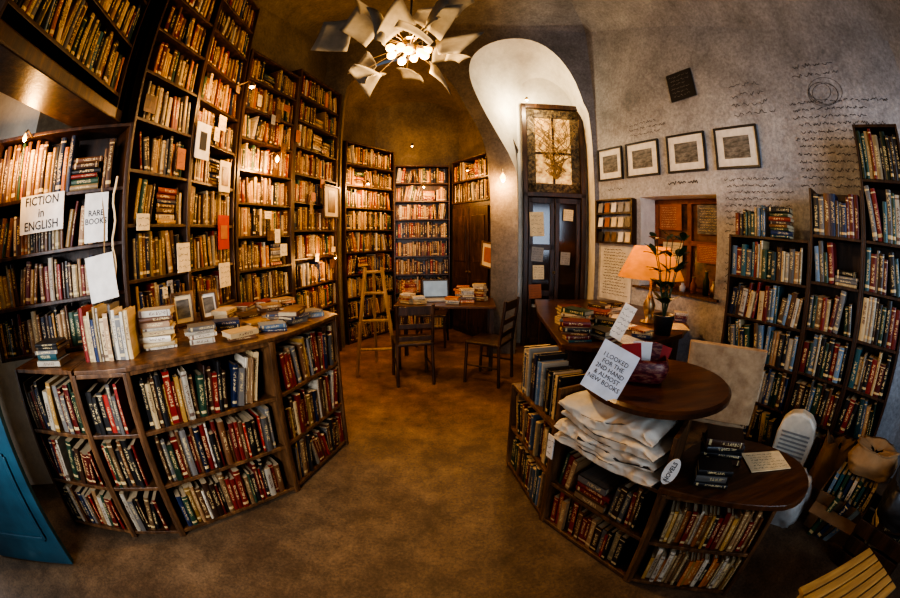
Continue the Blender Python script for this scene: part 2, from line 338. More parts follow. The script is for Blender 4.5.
def fillrow(F0, e, n, xa, xb, z, rowh, depth, pal, group, where, rnd, tmin=.018, tmax=.045, lean=.25, fill=1.0, setb=.02, hmax=.93):
    rz = math.atan2(e.y, e.x); x = xa+.004; lim = xa+(xb-xa)*fill-.004
    base = Matrix.Translation((F0.x, F0.y, 0)) @ Matrix.Rotation(rz, 4, 'Z')
    def upright(x, t, h, d, cn):
        rows.append((base @ Matrix.Translation((x+t/2, setb+rnd.uniform(0, .026), z)), (t*.96, d, h), cn, group, where))
    while x < lim-.02:
        if rnd.random() < .07 and x+.22 < lim and x > xa+.05:
            zz = z
            for k in range(rnd.randint(4, 7)):
                t = rnd.uniform(.022, .042)
                if zz+t > z+rowh*.93: break
                h = rnd.uniform(.18, .215); rows.append((base @ Matrix.Translation((x+rnd.uniform(0, .01), setb+rnd.uniform(0, .02), zz+t/2)) @ Matrix.Rotation(rad(90), 4, 'Y'), (t*.97, min(depth-.04, .15), h), rnd.choice(pal), group, where)); zz += t
            x += .228; continue
        th = 0; cnt = rnd.randint(4, 14)
        if rnd.random() < lean: th = rad(rnd.choice([-1, 1])*rnd.uniform(4, 13)); cnt = rnd.randint(2, 7)
        run = []
        hb = rowh*rnd.uniform(.76, hmax-.04)
        for k in range(cnt):
            t = rnd.uniform(tmin, tmax); h = min(rowh*hmax, hb*rnd.uniform(.82, 1.15)); d = min(depth-.03, h*rnd.uniform(.6, .72)); run.append((t, h, d, rnd.choice(pal)))
        c = math.cos(th); s = abs(math.sin(th))
        if th < 0:
            x += max(r[1] for r in run[:2])*s*.95
        placed = False; over = False
        for t, h, d, cn in run:
            w = t/c
            if x+w+(h*s if th > 0 else 0) > lim: over = True; break
            if th < 0: Mx = Matrix.Translation((x, setb+rnd.uniform(0, .026), z)) @ Matrix.Rotation(th, 4, 'Y') @ Matrix.Translation((t/2, 0, 0))
            else: Mx = Matrix.Translation((x+w, setb+rnd.uniform(0, .026), z)) @ Matrix.Rotation(th, 4, 'Y') @ Matrix.Translation((-t/2, 0, 0))
            rows.append((base @ Mx, (t*.96, d, h), cn, group, where)); x += w; placed = h
        if th > 0 and placed: x += placed*s
        if over:
            while True:
                t = rnd.uniform(tmin, tmax)
                if x+t > lim: break
                h = rowh*rnd.uniform(.7, hmax); upright(x, t, h, min(depth-.03, h*.65), rnd.choice(pal)); x += t
            break
        if rnd.random() < .08: x += rnd.uniform(.01, .03)
def chain(pts, depth):
    P = [P2(p) for p in pts]; E = [(P[i+1]-P[i]).normalized() for i in range(len(P)-1)]; NN = [Vector((-e.y, e.x)) for e in E]
    B = [P[0]+NN[0]*depth]
    for i in range(1, len(P)-1):
        m = (NN[i-1]+NN[i]).normalized(); B.append(P[i]+m*depth/max(.5, m.dot(NN[i])))
    B.append(P[-1]+NN[-1]*depth); return P, E, NN, B
WORDS = ['one', 'two', 'three', 'four', 'five', 'six', 'seven', 'eight', 'nine', 'ten', 'eleven', 'twelve']
def bookcase(F0, F1, B0, B1, z0, levels, label, wood=WOOD, depth=.27, pal=WARM, group='books', where='bookcase', rnd=None, tp=.022, skip=(), top=True, lean=.2, fill=1.0, tmin=.018, tmax=.045, cat='bookcase', book_depth=.2, setb=.02, hmax=.93):
    rnd = rnd or random.Random(int(abs(F0.x*1000+F0.y*77))+int(z0*9))
    L = (F1-F0).length; e = (F1-F0)/L; n = Vector((-e.y, e.x)); o = thing('bookcase', label, cat, (F0.x, F0.y, z0))
    def q(p): return (p.x-F0.x, p.y-F0.y)
    zt = levels[-1]
    for (f, b, sg) in ((F0, B0, 1), (F1, B1, -1)):
        mb = MB(); mb.prism([q(f), q(f+e*tp*sg), q(b+e*tp*sg), q(b)][::sg], 0, zt-z0); mb.obj('side_panel', wood, o, bevel=.003)
    mb = MB(); mb.prism([q(B0+e*tp-n*.012), q(B1-e*tp-n*.012), q(B1-e*tp), q(B0+e*tp)], 0, zt-z0); mb.obj('back_panel', wood, o)
    for i, z in enumerate(levels):
        if i == len(levels)-1 and not top: continue
        zz = z-z0; mb = MB(); g = .006
        mb.prism([q(F0+e*tp+n*g), q(F1-e*tp+n*g), q(B1-e*tp-n*.012), q(B0+e*tp-n*.012)], zz-.022, zz); mb.obj('shelf', wood, o, bevel=.003)
        if i < len(levels)-1 and i not in skip:
            rh = levels[i+1]-z-.022; dd = book_depth
            xa = tp+max(0, (B0-F0).dot(e)*dd/depth); xb = L-tp-max(0, (F1-B1).dot(e)*dd/depth)
            fillrow(F0, e, n, xa, xb, z, rh, dd, pal, group+(', shelf %s from the floor' % WORDS[i]), where, rnd, lean=lean, fill=fill, tmin=tmin, tmax=tmax, setb=setb, hmax=hmax)
    return o
def lv(z0, zt, n): return [z0+.03+(zt-z0-.03)*i/n for i in range(n+1)]
P, E, NN, B = chain([(-2.26, .76), (-1.76, .955), (-1.46, 1.13), (-.94, 1.80), (-.765, 2.47)], .25)
lab = ['end section of low bookcase standing at the wall, three book rows', 'slim section of low curved dark wooden bookcase', 'wide section of low curved dark wooden bookcase with three packed rows', 'last section of low curved dark wooden bookcase beside open floor']
for i in range(4):
    bookcase(P[i], P[i+1], B[i], B[i+1], 0, [.045, .355, .67, .985 if i else 1.01], lab[i], WOODM, .25, MIX, 'books on the low curved bookcase', 'the low curved bookcase', lean=.45, tmin=.014, tmax=.042, book_depth=.19, setb=.008)
mb = MB()
ct = smooth_outline([(-1.745, .965), (-1.455, 1.135), (-1.195, 1.46), (-.935, 1.81), (-.83, 2.13), (-.76, 2.475)], 3)+[(-.98, 2.66), (-1.4, 2.86), (-2.1, 2.97), (-2.05, 1.80), (-2.5, 1.2), (-1.9, 1.1)]
mb.prism(ct, .987, 1.008); single(mb, 'countertop', WOODM, 'dark wooden counter top running over the low curved bookcase', 'countertop', bevel=.003)
TX = 'tall shelves'
P, E, NN, B = chain([(-2.52, .75), (-1.80, 1.52), (-1.82, 2.2), (-1.88, 2.95)], .25)
bookcase(P[0], P[1], B[0], B[1], 1.014, [1.035, 1.31, 1.59, 1.90, 2.28], 'dark wooden shelves above the counter end, packed with old books', WOOD, .25, WARM, 'books on tall shelves', TX)
for i in (1, 2):
    bookcase(P[i], P[i+1], B[i], B[i+1], 1.014, [1.035+.323*k for k in range(10)], 'tall dark wooden bookcase rising from counter to the vault', WOOD, .25, WARM, 'books on tall shelves', TX)
P, E, NN, B = chain([(-1.88, 2.98), (-1.70, 3.9), (-1.49, 4.93)], .25)
for i in (0, 1):
    bookcase(P[i], P[i+1], B[i], B[i+1], 0, lv(0, 3.45+.12*i, 11), 'tall dark wooden bookcase standing on the floor against curved wall', WOOD, .25, WARM, 'books on tall shelves', TX, tp=.035)
AX = 'alcove shelves'; AG = 'books in the alcove'
P, E, NN, B = chain([(-1.46, 5.22), (-.9, 6.15), (.0, 6.25)], .24)
bookcase(P[0], P[1], B[0], B[1], 0, lv(0, 2.95, 9), 'dark wooden bookcase lining the side of the vaulted alcove', WOOD, .24, WARM, AG, AX)
bookcase(P[1], P[2], B[1], B[2], 0, lv(0, 2.72, 9), 'dark wooden bookcase lining the back of the vaulted alcove', WOOD, .24, WARM, AG, AX)
P, E, NN, B = chain([(.03, 6.24), (.55, 5.36)], .24)
bookcase(P[0], P[1], B[0], B[1], 2.06, [2.08, 2.42, 2.77], 'short dark wooden shelf unit on top of the cupboard', WOOD, .24, WARM, AG, AX)
e = E[0]; L = (P[1]-P[0]).length; cb = thing('cupboard', 'dark wooden cupboard with panelled doors in the alcove', 'cupboard', (P[0].x, P[0].y, 0), math.atan2(e.y, e.x))
mb = MB(); mb.box((L/2, .13, 1.03), (L, .22, 2.05)); mb.obj('body', WOOD, cb, bevel=.01)
for k in (0, 1):
    mb = MB(); cx = L*(.26+.48*k); w = L*.46
    mb.box((cx, .005, 1.03), (w, .025, 1.9)); mb.box((cx, -.012, 1.5), (w-.14, .012, .7)); mb.box((cx, -.012, .55), (w-.14, .012, .7)); d = mb.obj('door', WOOD, cb, bevel=.006)
    mb = MB(); mb.lathe([(0, -.04), (.015, -.035), (.018, -.02), (.006, 0)], M=Matrix.Translation((L*(.46+.08*k), -.0, 1.0)) @ Matrix.Rotation(rad(-90), 4, 'X'), seg=10); mb.obj('knob', METAL, d)
P, E, NN, B = chain([(-1.42, .2), (-1.88, 1.42)], .26)
bookcase(P[0], P[1], B[0], B[1], 2.36, [2.46, 2.8, 3.14, 3.48], 'high dark wooden shelf carried by a beam over the entrance', WOOD, .26, PALE+COOL, 'books on the high shelf', 'the high shelf')
mb = MB(); ee = E[0]; nn = NN[0]; a = P[0]-ee*.1-nn*.02; b = P[1]+ee*.04-nn*.02
mb.prism([tuple(a), tuple(b), tuple(b+nn*.32), tuple(a+nn*.32)], 2.28, 2.36); single(mb, 'beam', WOOD, 'heavy dark timber beam under the high shelf', 'beam', bevel=.01)
mb = MB(); c = P[1]+ee*.06; mb.prism([tuple(c), tuple(c+ee*.09), tuple(c+ee*.09+nn*.09), tuple(c+nn*.09)], 2.30, 3.9); single(mb, 'post', WOOD, 'dark timber post beside the high shelf', 'post', bevel=.008)
P, E, NN, B = chain([(2.24, 2.45), (2.52, 1.72), (2.68, 1.26), (2.80, .85)], .27)
RX = 'the wall bookcase'; RG = 'books on the wall bookcase'
bookcase(P[0], P[1], B[0], B[1], 0, [.04, .36, .68, 1.0, 1.32, 1.64], 'dark wooden bookcase against grey wall, books piled on top', WOOD, .27, COOL, RG, RX, lean=.3, tmin=.022, tmax=.056, hmax=.97, setb=.004)
bookcase(P[1], P[2], B[1], B[2], 0, [.04, .37, .70, 1.03, 1.36, 1.69, 2.02], 'taller dark wooden bookcase with open top row', WOOD, .27, COOL, RG, RX, top=False, lean=.3, tmin=.022, tmax=.056, hmax=.97, setb=.004)
bookcase(P[2], P[3], B[2], B[3], 0, [.04, .37, .70, 1.03, 1.36, 1.69, 2.1, 2.48], 'tallest dark wooden bookcase beside the corner', WOOD, .27, COOL, RG, RX, lean=.3, tmin=.022, tmax=.056, hmax=.97, setb=.004)
fillrow(P[0], E[0], NN[0], .05, .36, 1.64, .27, .2, COOL, 'books on top of the wall bookcase', RX, R)
P, E, NN, B = chain([(.38, 2.21), (.50, 1.60), (.82, 1.02), (1.27, .70)], .24)
g = 'books in the curved desk island'; IX = 'the desk island'
bookcase(P[0], P[1], B[0], B[1], 0, [.04, .33, .62], 'low end section of the curved desk island, dark wood', WOODM, .24, COOL, g, IX, lean=.3, book_depth=.18, setb=.008)
bookcase(P[1], P[2], B[1], B[2], 0, [.03, .30, .58, .83], 'curved desk island section with open shelf of folded bags', WOODM, .24, REDS, g, IX, lean=.3, skip=(2,), book_depth=.18, top=False, setb=.008)
bookcase(P[2], P[3], B[2], B[3], 0, [.03, .3, .57], 'low front section of the curved desk island', WOODM, .24, PALE, g, IX, lean=.1, tmin=.012, tmax=.026, book_depth=.18, setb=.008)
fillrow(P[0], E[0], NN[0], .08, .58, .62, .31, .2, ['light blue', 'white', 'black', 'cream', 'navy blue', 'black'], 'magazines standing on the desk island', IX, R, lean=.1, tmin=.012, tmax=.03)
isl = P, E, NN, B

def laybook(x, y, z, rz, t, d, h, cn, group, where='the counter'):
    M = Matrix.Translation((x, y, z+t/2)) @ Matrix.Rotation(rz, 4, 'Z') @ Matrix.Rotation(rad(90), 4, 'Y') @ Matrix.Translation((0, -d/2, -h/2))
    loose.append((M, (t, d, h), cn, group, where))
def stack(x, y, z, rz, n, pal, group, where, w=.2, tw=.15):
    for k in range(n):
        t = R.uniform(.014, .036); laybook(x+R.uniform(-.012, .012), y+R.uniform(-.012, .012), z, rz+R.uniform(-tw, tw), t, w*.7*R.uniform(.85, 1.05), w*R.uniform(.85, 1.05), R.choice(pal), group, where); z += t+.0006
    return z
Z = 1.009; CX = 'the counter'
stack(-1.53, 1.50, Z, rad(35), 8, ['cream', 'white', 'tan', 'brown'], 'stack of books on the counter', CX)
stack(-1.33, 1.66, Z, rad(45), 4, ['white', 'cream', 'grey'], 'second stack of books on the counter', CX, .17)
stack(-2.02, .99, Z+.003, rad(25), 5, ['teal', 'white', 'grey', 'black'], 'books piled on the low bookcase end', CX, .19)
ff = Vector((-1.78, 1.07)); ev = Vector((.86, .5)).normalized()
fillrow(ff, ev, Vector((-ev.y, ev.x)), .0, .34, Z, .29, .19, ['white', 'cream', 'cream', 'tan', 'navy blue', 'white', 'grey', 'dark red'], 'books standing on the counter', CX, random.Random(5), lean=0, tmin=.012, tmax=.035)
pt = [(-1.13, 1.78), (-1.03, 1.98), (-.97, 2.18), (-.93, 2.38), (-1.33, 1.94), (-1.23, 2.12), (-1.16, 2.32), (-1.12, 2.54), (-1.47, 2.12), (-1.40, 2.34), (-1.34, 2.56), (-1.64, 2.36), (-1.58, 2.6), (-1.5, 2.78), (-1.3, 2.74)]
for k, (x, y) in enumerate(pt): stack(x, y, Z, rad(R.uniform(30, 100)), R.choice([1, 2, 2, 3]), MIX+['brown', 'cream', 'orange', 'tan', 'light blue'], 'books laid flat on the counter', CX, .175, tw=.3)
stack(1.20, 1.13, .612, rad(-30), 4, ['black', 'dark brown', 'dark red', 'grey'], 'boxed books on the low top', IX, .2)
stack(1.04, .99, .612, rad(-30), 3, ['grey', 'black', 'brown'], 'books on the low top', IX, .16)
stack(2.47, 2.0, 1.642, rad(-69), 8, COOL, 'books piled on the wall bookcase', RX, .2, tw=.25)
for x, y, n, w in ((.9, 2.55, 6, .2), (1.12, 2.55, 3, .2), (.98, 2.8, 7, .22), (1.24, 2.78, 4, .2), (1.0, 3.08, 6, .2), (1.28, 3.08, 5, .22), (1.62, 3.55, 4, .2), (1.1, 3.38, 4, .2), (1.4, 3.35, 5, .2), (2.2, 3.1, 3, .16), (1.46, 2.56, 3, .18)): stack(x, y, .802, rad(R.uniform(-60, 30)), n, COOL+['white', 'white', 'cream'], 'books and papers on the desk', 'the desk', w, tw=.3)
for x, y, n in ((-.5, 4.38, 5), (.2, 4.4, 6), (.36, 4.55, 7), (.04, 4.34, 3), (-.36, 4.33, 3), (-.5, 4.64, 8), (.15, 4.67, 6)): stack(x, y, .762, rad(R.uniform(-40, 40)), n, ['cream', 'white', 'tan', 'brown', 'dark red', 'orange'], 'books on the reading table', 'the reading table', .16, tw=.3)

cam_h = Vector((0, 0, 1.5))
rows.sort(key=lambda r: (r[0].translation-cam_h).length+(1.2 if 'tall' in r[4] else 0)+(2 if 'high' in r[4] else 0))
NI = 296-len(loose)
ind = loose+rows[:NI]; rest = rows[NI:]
for k, (M, d, cn, gp, wh) in enumerate(ind):
    o = bpy.data.objects.new('book', BK[R.random() < .5]); COL.objects.link(o)
    o.matrix_world = M @ Matrix.Diagonal((d[0], d[1], d[2], 1)); v = R.uniform(.6, 1.2); c = PAL[cn]
    o.color = (c[0]*v, c[1]*v, c[2]*v, 1)
    lying = abs((M.to_3x3() @ Vector((0, 0, 1))).z) < .3
    th = 'thick' if d[0] > .034 else 'slim'
    o['label'] = '%s %s %s %s %s' % (th, cn, 'book' if d[0] < .03 else 'hardback book', 'lying flat on' if lying else 'standing on', wh); o['category'] = 'book'; o['group'] = gp
V = []; Fc = []; MI = []; UV = []; BC = []
for M, d, cn, gp, wh in rest:
    i = len(V); c = PAL[cn]; v = R.uniform(.35, 1.15); q = R.random(); S = M @ Matrix.Diagonal((d[0], d[1], d[2], 1))
    vs = [(-.5, 0, 0), (.5, 0, 0), (.5, 1, 0), (-.5, 1, 0), (-.5, 0, 1), (.5, 0, 1), (.5, 1, 1), (-.5, 1, 1), (-.2, -.03, 0), (.2, -.03, 0), (-.2, -.03, 1), (.2, -.03, 1)]
    V += [tuple(S @ Vector(p)) for p in vs]
    for f, mi in (((0, 8, 10, 4), 0), ((8, 9, 11, 10), 0), ((9, 1, 5, 11), 0), ((1, 2, 6, 5), 1), ((2, 3, 7, 6), 2), ((3, 0, 4, 7), 1), ((4, 10, 11, 5, 6, 7), 2)):
        Fc.append(tuple(i+k for k in f)); MI.append(mi)
        for k in f: UV.append((vs[k][0]+.5, vs[k][2])); BC.append((c[0]*v, c[1]*v, c[2]*v, q))
me = bpy.data.meshes.new('books'); me.from_pydata(V, [], Fc)
for m in BMS: me.materials.append(m)
me.polygons.foreach_set('material_index', MI)
u = me.uv_layers.new(name='UVMap'); u.data.foreach_set('uv', [x for p in UV for x in p])
ca = me.color_attributes.new('bc', 'FLOAT_COLOR', 'CORNER'); ca.data.foreach_set('color', [x for p in BC for x in p])
o = bpy.data.objects.new('books', me); COL.objects.link(o); o['kind'] = 'stuff'; o['label'] = 'rows of old books filling the tall dark wooden shelves'; o['category'] = 'books'

# ---------------------------------------------------------------- doorway joinery
ew = (WB1-WB0).normalized(); rzb = math.atan2(ew.y, ew.x); nb = Vector((-ew.y, ew.x))
def onback(s, d, z): p = WB0+ew*s+nb*d; return (p.x, p.y, z)
dr = bpy.data.objects.new('door_1', None); COL.objects.link(dr); dr.matrix_world = TM(onback(2.80, .50, 0), rzb); dr['kind'] = 'structure'
mb = MB(); w = .90
for x in (.035, w-.035): mb.box((x, -.03, 1.75), (.07, .1, 3.5))
for z in (2.14, 3.465): mb.box((w/2, -.03, z), (w, .1, .07))
mb.obj('frame', WOOD, dr, bevel=.008)
mb = MB()
for x in (.13, w-.13): mb.box((x, -.0, 2.8), (.12, .03, 1.26))
for z in (2.24, 3.36): mb.box((w/2, -.0, z), (w-.14, .03, .13))
ORN = noisemat('carved_ornament', [(.4, (.02, .013, .008)), (.55, (.16, .11, .05)), (.7, (.3, .22, .11))], 28, .6, .8, bdist=.01)
mb.obj('carved_border', ORN, dr)
mb = MB(); mb.box((w/2, .01, 2.8), (w-.36, .01, 1.0)); mb.obj('glass', GLOWG, dr)
mb = MB(); mb.box((w/2, -.01, 2.8), (.03, .03, 1.0)); mb.box((w/2, -.01, 2.75), (w-.36, .03, .03)); mb.obj('glazing_bar', WOOD, dr)
DG = flat('dim_glass', (.03, .016, .009), .1)
for k in (0, 1):
    cx = .07+.19+k*.38; mb = MB(); lw = .375
    for x in (cx-lw/2+.035, cx+lw/2-.035): mb.box((x, -.01, 1.05), (.06, .045, 2.1))
    for z in ((.06, .75, 1.4, 2.06) if k == 0 else (.06, .55, 2.06)): mb.box((cx, -.01, z), (lw, .045, .08))
    mb.box((cx, 0, .32), (lw-.1, .02, .45)); lf = mb.obj('door_leaf', WOOD, dr, bevel=.005)
    mb = MB(); mb.box((cx, 0, 1.32), (lw-.12, .008, 1.45)); mb.obj('pane', DG, dr)
mb = MB(); mb.lathe([(0, 0), (.02, .005), (.022, .02), (.008, .04)], M=Matrix.Translation((.44, -.05, 1.05)) @ Matrix.Rotation(rad(90), 4, 'X'), seg=10); mb.obj('door_knob', METAL, dr)
def card(name, loc, rz, w, h, mat, label, text=None, tsize=.03, rx=0, frame=None, scrib=0, cat='sign', ry=0, tmat=INK, group=None, inner=None, bold=.012):
    o = thing(name, label, cat, loc, rz, rx=rx, ry=ry, group=group)
    mb = MB(); mb.box((0, 0, 0), (w, .006, h)); mb.obj('board' if cat == 'sign' else 'print', mat, o)
    if frame:
        mb = MB(); t = .022
        for x in (-w/2, w/2): mb.box((x, -.006, 0), (t, .026, h+t))
        for z in (-h/2, h/2): mb.box((0, -.006, z), (w-t, .026, t))
        mb.obj('frame', frame, o, bevel=.002)
    if inner:
        mb = MB(); mb.box((0, -.005, 0), (w*inner[1], .004, h*inner[2])); mb.obj('picture', inner[0], o)
    if text: lettering(text, tsize, o, (0, -.0045, 0), tmat, bold=bold)
    if scrib:
        mb = MB(); scribble(mb, -w*.42, -h*.42, w*.84, h*.84, scrib, y=-.0045, th=max(.0022, h*.008)); mb.obj('handwriting', tmat, o)
    return o
for s, z, a, b, m in ((2.99, 1.72, .2, .34, CREAM), (3.0, 1.3, .17, .2, GREY), (3.02, 1.05, .16, .2, CREAM), (2.98, .78, .18, .2, BRICK), (3.44, 1.86, .14, .16, CREAM), (3.40, 1.25, .14, .18, GREY)):
    card('notice', onback(s, .445, z), rzb, a, b, m, 'paper notice taped on the glazed door', scrib=5, ry=rad(R.uniform(-5, 5)))
br = thing('dried_branches', 'tangle of pale dried twigs hung before the transom window', 'branches', onback(3.25, .32, 2.35), rzb)
for k in range(24):
    mb = MB(); x = R.uniform(-.06, .06); pts = [(x*.3, 0, 0)]
    a = R.uniform(-1.3, 1.3)
    for j in range(1, 9): pts.append((a*.035*j+R.uniform(-.07, .07)+.08*math.sin(j*1.7+k), R.uniform(-.06, .06), .11*j))
    mb.tube(pts, .008, 5, r1=.005); mb.obj('twig', DRY, br)

# ---------------------------------------------------------------- window niche + right wall
er = (P2(P7)-P2(P6)).normalized(); rzr = math.atan2(er.y, er.x); nr_ = Vector((-er.y, er.x))
def onright(s, d, z): p = P2(P6)+er*s+nr_*d; return (p.x, p.y, z)
wn = bpy.data.objects.new('window_1', None); COL.objects.link(wn); wn.matrix_world = TM(onright(.73, .33, 1.0), rzr); wn['kind'] = 'structure'
mb = MB()
for x in (.03, .53, 1.04): mb.box((x, -.02, .525), (.06, .05, 1.05))
for z in (.03, .55, 1.02): mb.box((.535, -.02, z), (1.07, .05, .06))
mb.obj('frame', noisemat('red_brown_wood', [(.3, (.12, .03, .015)), (.7, (.3, .1, .04))], 5, .5, .1), wn, bevel=.005)
mb = MB(); mb.box((.535, .01, .525), (1.05, .006, 1.03)); mb.obj('pane', noisemat('painted_glow_pane', [(.35, (.04, .04, .045)), (.65, (.3, .14, .06))], 4, .2, 0), wn)  # warm lit look is put into the pane colour
mb = MB(); mb.box((.535, -.17, .012), (1.2, .42, .024)); mb.obj('sill', WOODM, wn)
for s, z, a, b, m in ((.98, 1.84, .34, .3, BRICK), (1.02, 1.4, .3, .3, CREAM), (1.55, 1.82, .34, .32, PHOTO), (1.53, 1.45, .3, .2, BRICK)):
    card('notice', onright(s, .28, z), rzr, a, b, m, 'warm-toned notice pasted inside the window niche', scrib=9, tmat=INK if m == CREAM else CREAM)
for k, s in enumerate((.95, 1.12, 1.3, 1.45, 1.62, 1.72)):
    hh = (.12, .2, .09, .16, .24, .14)[k]; o = thing('jar', 'small jar standing on the window sill', 'jar', onright(s, .12, 1.026), 0, group='jars on the window sill')
    mb = MB(); mb.lathe([(0, 0), (.035, 0), (.038, hh*.6), (.018, hh*.8), (.02, hh), (0, hh)], seg=14); mb.obj('body', (CREAM, KRAFT, PAPER, BRICK, LEAF, METAL)[k], o, smooth=True)
    mb = MB(); mb.lathe([(0, hh), (.023, hh), (.023, hh+.015), (0, hh+.015)], seg=14); mb.obj('lid', METAL, o)
for k, (a, b) in enumerate([(.03, .48), (.54, 1.07), (1.19, 1.72), (1.84, 2.37)]):
    card('framed_picture', onright((a+b)/2, -.022, 2.50), rzr, b-a-.03, .40, PAPER, 'black framed grey landscape print in wide white mount', cat='picture', frame=BLACK, inner=(PHOTO, .62, .55), group='framed pictures in a row on the wall')
card('noticeboard', onright(1.5, -.02, 3.28), rzr, .36, .34, BLACK, 'small black notice panel high on grey wall', scrib=6, tmat=GREY, ry=rad(-4))
card('poster', onright(.33, -.01, 1.14), rzr, .56, .7, PAPER, 'large white handwritten poster on the wall', scrib=16)
ww = bpy.data.objects['wall_right']
mb = MB()
def wallscrib(s0, z0, w, h, n, P=P6, Q=P7, th=.006):
    t = MB(); scribble(t, s0, z0, w, h, n, y=0, th=th); e = (P2(Q)-P2(P)).normalized(); nn = Vector((-e.y, e.x))
    for f in t.f: mb.poly([(P[0]+e.x*t.v[i][0]-nn.x*.006, P[1]+e.y*t.v[i][0]-nn.y*.006, t.v[i][2]) for i in f])
wallscrib(1.15, 2.14, .6, .09, 1, th=.01); wallscrib(1.9, 1.6, .75, .62, 10, th=.005); wallscrib(.15, 2.14, .4, .07, 1, th=.006)
wallscrib(.1, 2.1, 1.1, .8, 12, P7, P8, .0055); wallscrib(.2, 3.08, .7, .2, 2, P7, P8); wallscrib(2.1, 2.78, .5, .4, 4, th=.005)
wallscrib(.05, 1.75, .4, .3, 5, th=.005); wallscrib(1.9, 1.1, .35, .4, 6, th=.005); wallscrib(.6, 2.78, .5, .2, 3, th=.005)
e_ = (P2(P8)-P2(P7)).normalized(); nn_ = Vector((-e_.y, e_.x))
for k in range(4):
    c0 = (R.uniform(.1, .2), 2.95+R.uniform(-.02, .02))
    for j in range(24):
        a0, a1 = 2*math.pi*j/24, 2*math.pi*(j+1)/24; r0 = .10+.02*k
        pp = []
        for a, r in ((a0, r0), (a1, r0), (a1, r0+.004), (a0, r0+.004)):
            s = .35+c0[0]+r*math.cos(a)*1.2; z = c0[1]+r*math.sin(a)*.8; pp.append((P7[0]+e_.x*s-nn_.x*.007, P7[1]+e_.y*s-nn_.y*.007, z))
        mb.poly(pp)
mb.obj('handwriting', flat('pencil', (.045, .045, .05)), ww)
rk = thing('wall_rack', 'dark wooden wall rack with three ledges of cards', 'rack', onright(.0, -.09, 1.5), rzr)
for x in (.04, .66): mb = MB(); mb.box((x, .04, .26), (.02, .09, .54)); mb.obj('side_panel', WOOD, rk)
for z in (.0, .18, .36, .53):
    mb = MB(); mb.box((.35, .04, z), (.6, .09, .018)); mb.obj('ledge', WOOD, rk)
for r_ in range(3):
    for k in range(5):
        card('postcard', onright(.1+k*.12, -.07, 1.5+.18*r_+.075), rzr, .085, .12, R.choice([CREAM, GREY, PAPER, BLACK, BRICK, WOODM]), 'small card standing on the wall rack', cat='postcard', group='cards on the wall rack', rx=rad(-8))
# ---------------------------------------------------------------- desk, lamp, plant
dk = thing('desk', 'dark wooden desk with curved front under the window niche', 'desk')
mb = MB(); dp = [(.76, 2.45), (.95, 2.34), (1.25, 2.36), (1.55, 2.44), (1.9, 2.6), (2.15, 2.85), (2.3, 3.15), (2.38, 3.4), (2.0, 4.38), (1.0, 4.4), (.85, 3.6)]
mb.prism(dp, .76, .80); mb.obj('top', WOODT, dk, bevel=.006)
mb = MB(); q = [(.82, 2.55), (.97, 2.42), (1.25, 2.44), (1.52, 2.52), (1.86, 2.68), (2.08, 2.9)]
for i in range(len(q)-1):
    a, b = P2(q[i]), P2(q[i+1]); e = (b-a).normalized(); n = Vector((-e.y, e.x)); mb.prism([tuple(a), tuple(b), tuple(b+n*.02), tuple(a+n*.02)], 0, .76)
mb.obj('front_panel', WOOD, dk)
for p in ((2.2, 3.3), (1.9, 4.25), (1.08, 4.25), (.9, 3.6)):
    mb = MB(); mb.box((*p, .38), (.05, .05, .76)); mb.obj('leg', WOOD, dk)
lx, ly = 1.80, 3.06
tl = thing('table_lamp', 'table lamp with glowing amber cone shade on the desk', 'lamp', (lx, ly, .80))
mb = MB(); mb.lathe([(0, 0), (.08, 0), (.08, .015), (.03, .03), (.05, .1), (.06, .16), (.03, .24), (.012, .28), (.012, .44), (0, .44)]); mb.obj('base', METAL, tl, smooth=True)
mb = MB(); mb.lathe([(.32, .41), (.315, .42), (.17, .69), (.168, .69)], seg=32); mb.obj('lamp_shade', SHADE, tl, smooth=True)
mb = MB(); mb.lathe([(0, .41), (.022, .42), (.026, .45), (.012, .48), (0, .48)], seg=12); mb.obj('bulb', BULB, tl, smooth=True)
pl = thing('potted_plant', 'slim leafy dark plant in a black pot on the desk', 'plant', (1.70, 2.63, .80))
mb = MB(); mb.lathe([(0, 0), (.07, 0), (.095, .15), (.1, .16), (.09, .16), (.085, .14), (0, .14)]); mb.obj('pot', BLACK, pl, smooth=True)
for k in range(6):
    a = k*1.1; mb = MB(); pts = [(0, 0, .12)]
    for j in range(1, 6): pts.append((.026*j*math.cos(a)+.01*math.sin(j*3), .026*j*math.sin(a), .12+.125*j))
    mb.tube(pts, .006, 6, r1=.003); mb.obj('stem', LEAF, pl)
    for j in range(1, 6):
        for sgn in (1, -1):
            if R.random() < .12: continue
            b = Vector(pts[j]); ang = a+sgn*R.uniform(.6, 1.7); ln = R.uniform(.11, .18); up = R.uniform(.4, 1.4); mb = MB()
            dv = Vector((math.cos(ang), math.sin(ang), up)).normalized(); sd = dv.cross(Vector((0, 0, 1))).normalized()
            def lf(u, v):
                wd = .032*math.sin(math.pi*min(1, u*.95+.03)); return b+dv*ln*u+sd*wd*(v-.5)*2-Vector((0, 0, 1))*(.04*u*u-.008*abs(v-.5))
            mb.grid(lf, 6, 2); mb.obj('leaf', LEAF, pl, smooth=True)
for x, y, z, a, m in ((1.5, 2.95, .802, 20, PAPER), (1.62, 3.28, .802, -30, PAPER), (2.12, 3.3, .802, 40, CREAM), (1.3, 2.47, .802, 15, PAPER), (2.0, 2.85, .802, -20, CREAM)):
    o = thing('paper_sheet', 'loose handwritten sheet of paper on the desk', 'paper', (x, y, z), rad(a), rx=rad(-90)); mb = MB(); mb.box((0, -.002, 0), (.2, .002, .28)); mb.obj('sheet', m, o)
    mb = MB(); scribble(mb, -.08, -.12, .16, .24, 9, y=-.0035, th=.002); mb.obj('handwriting', INK, o)
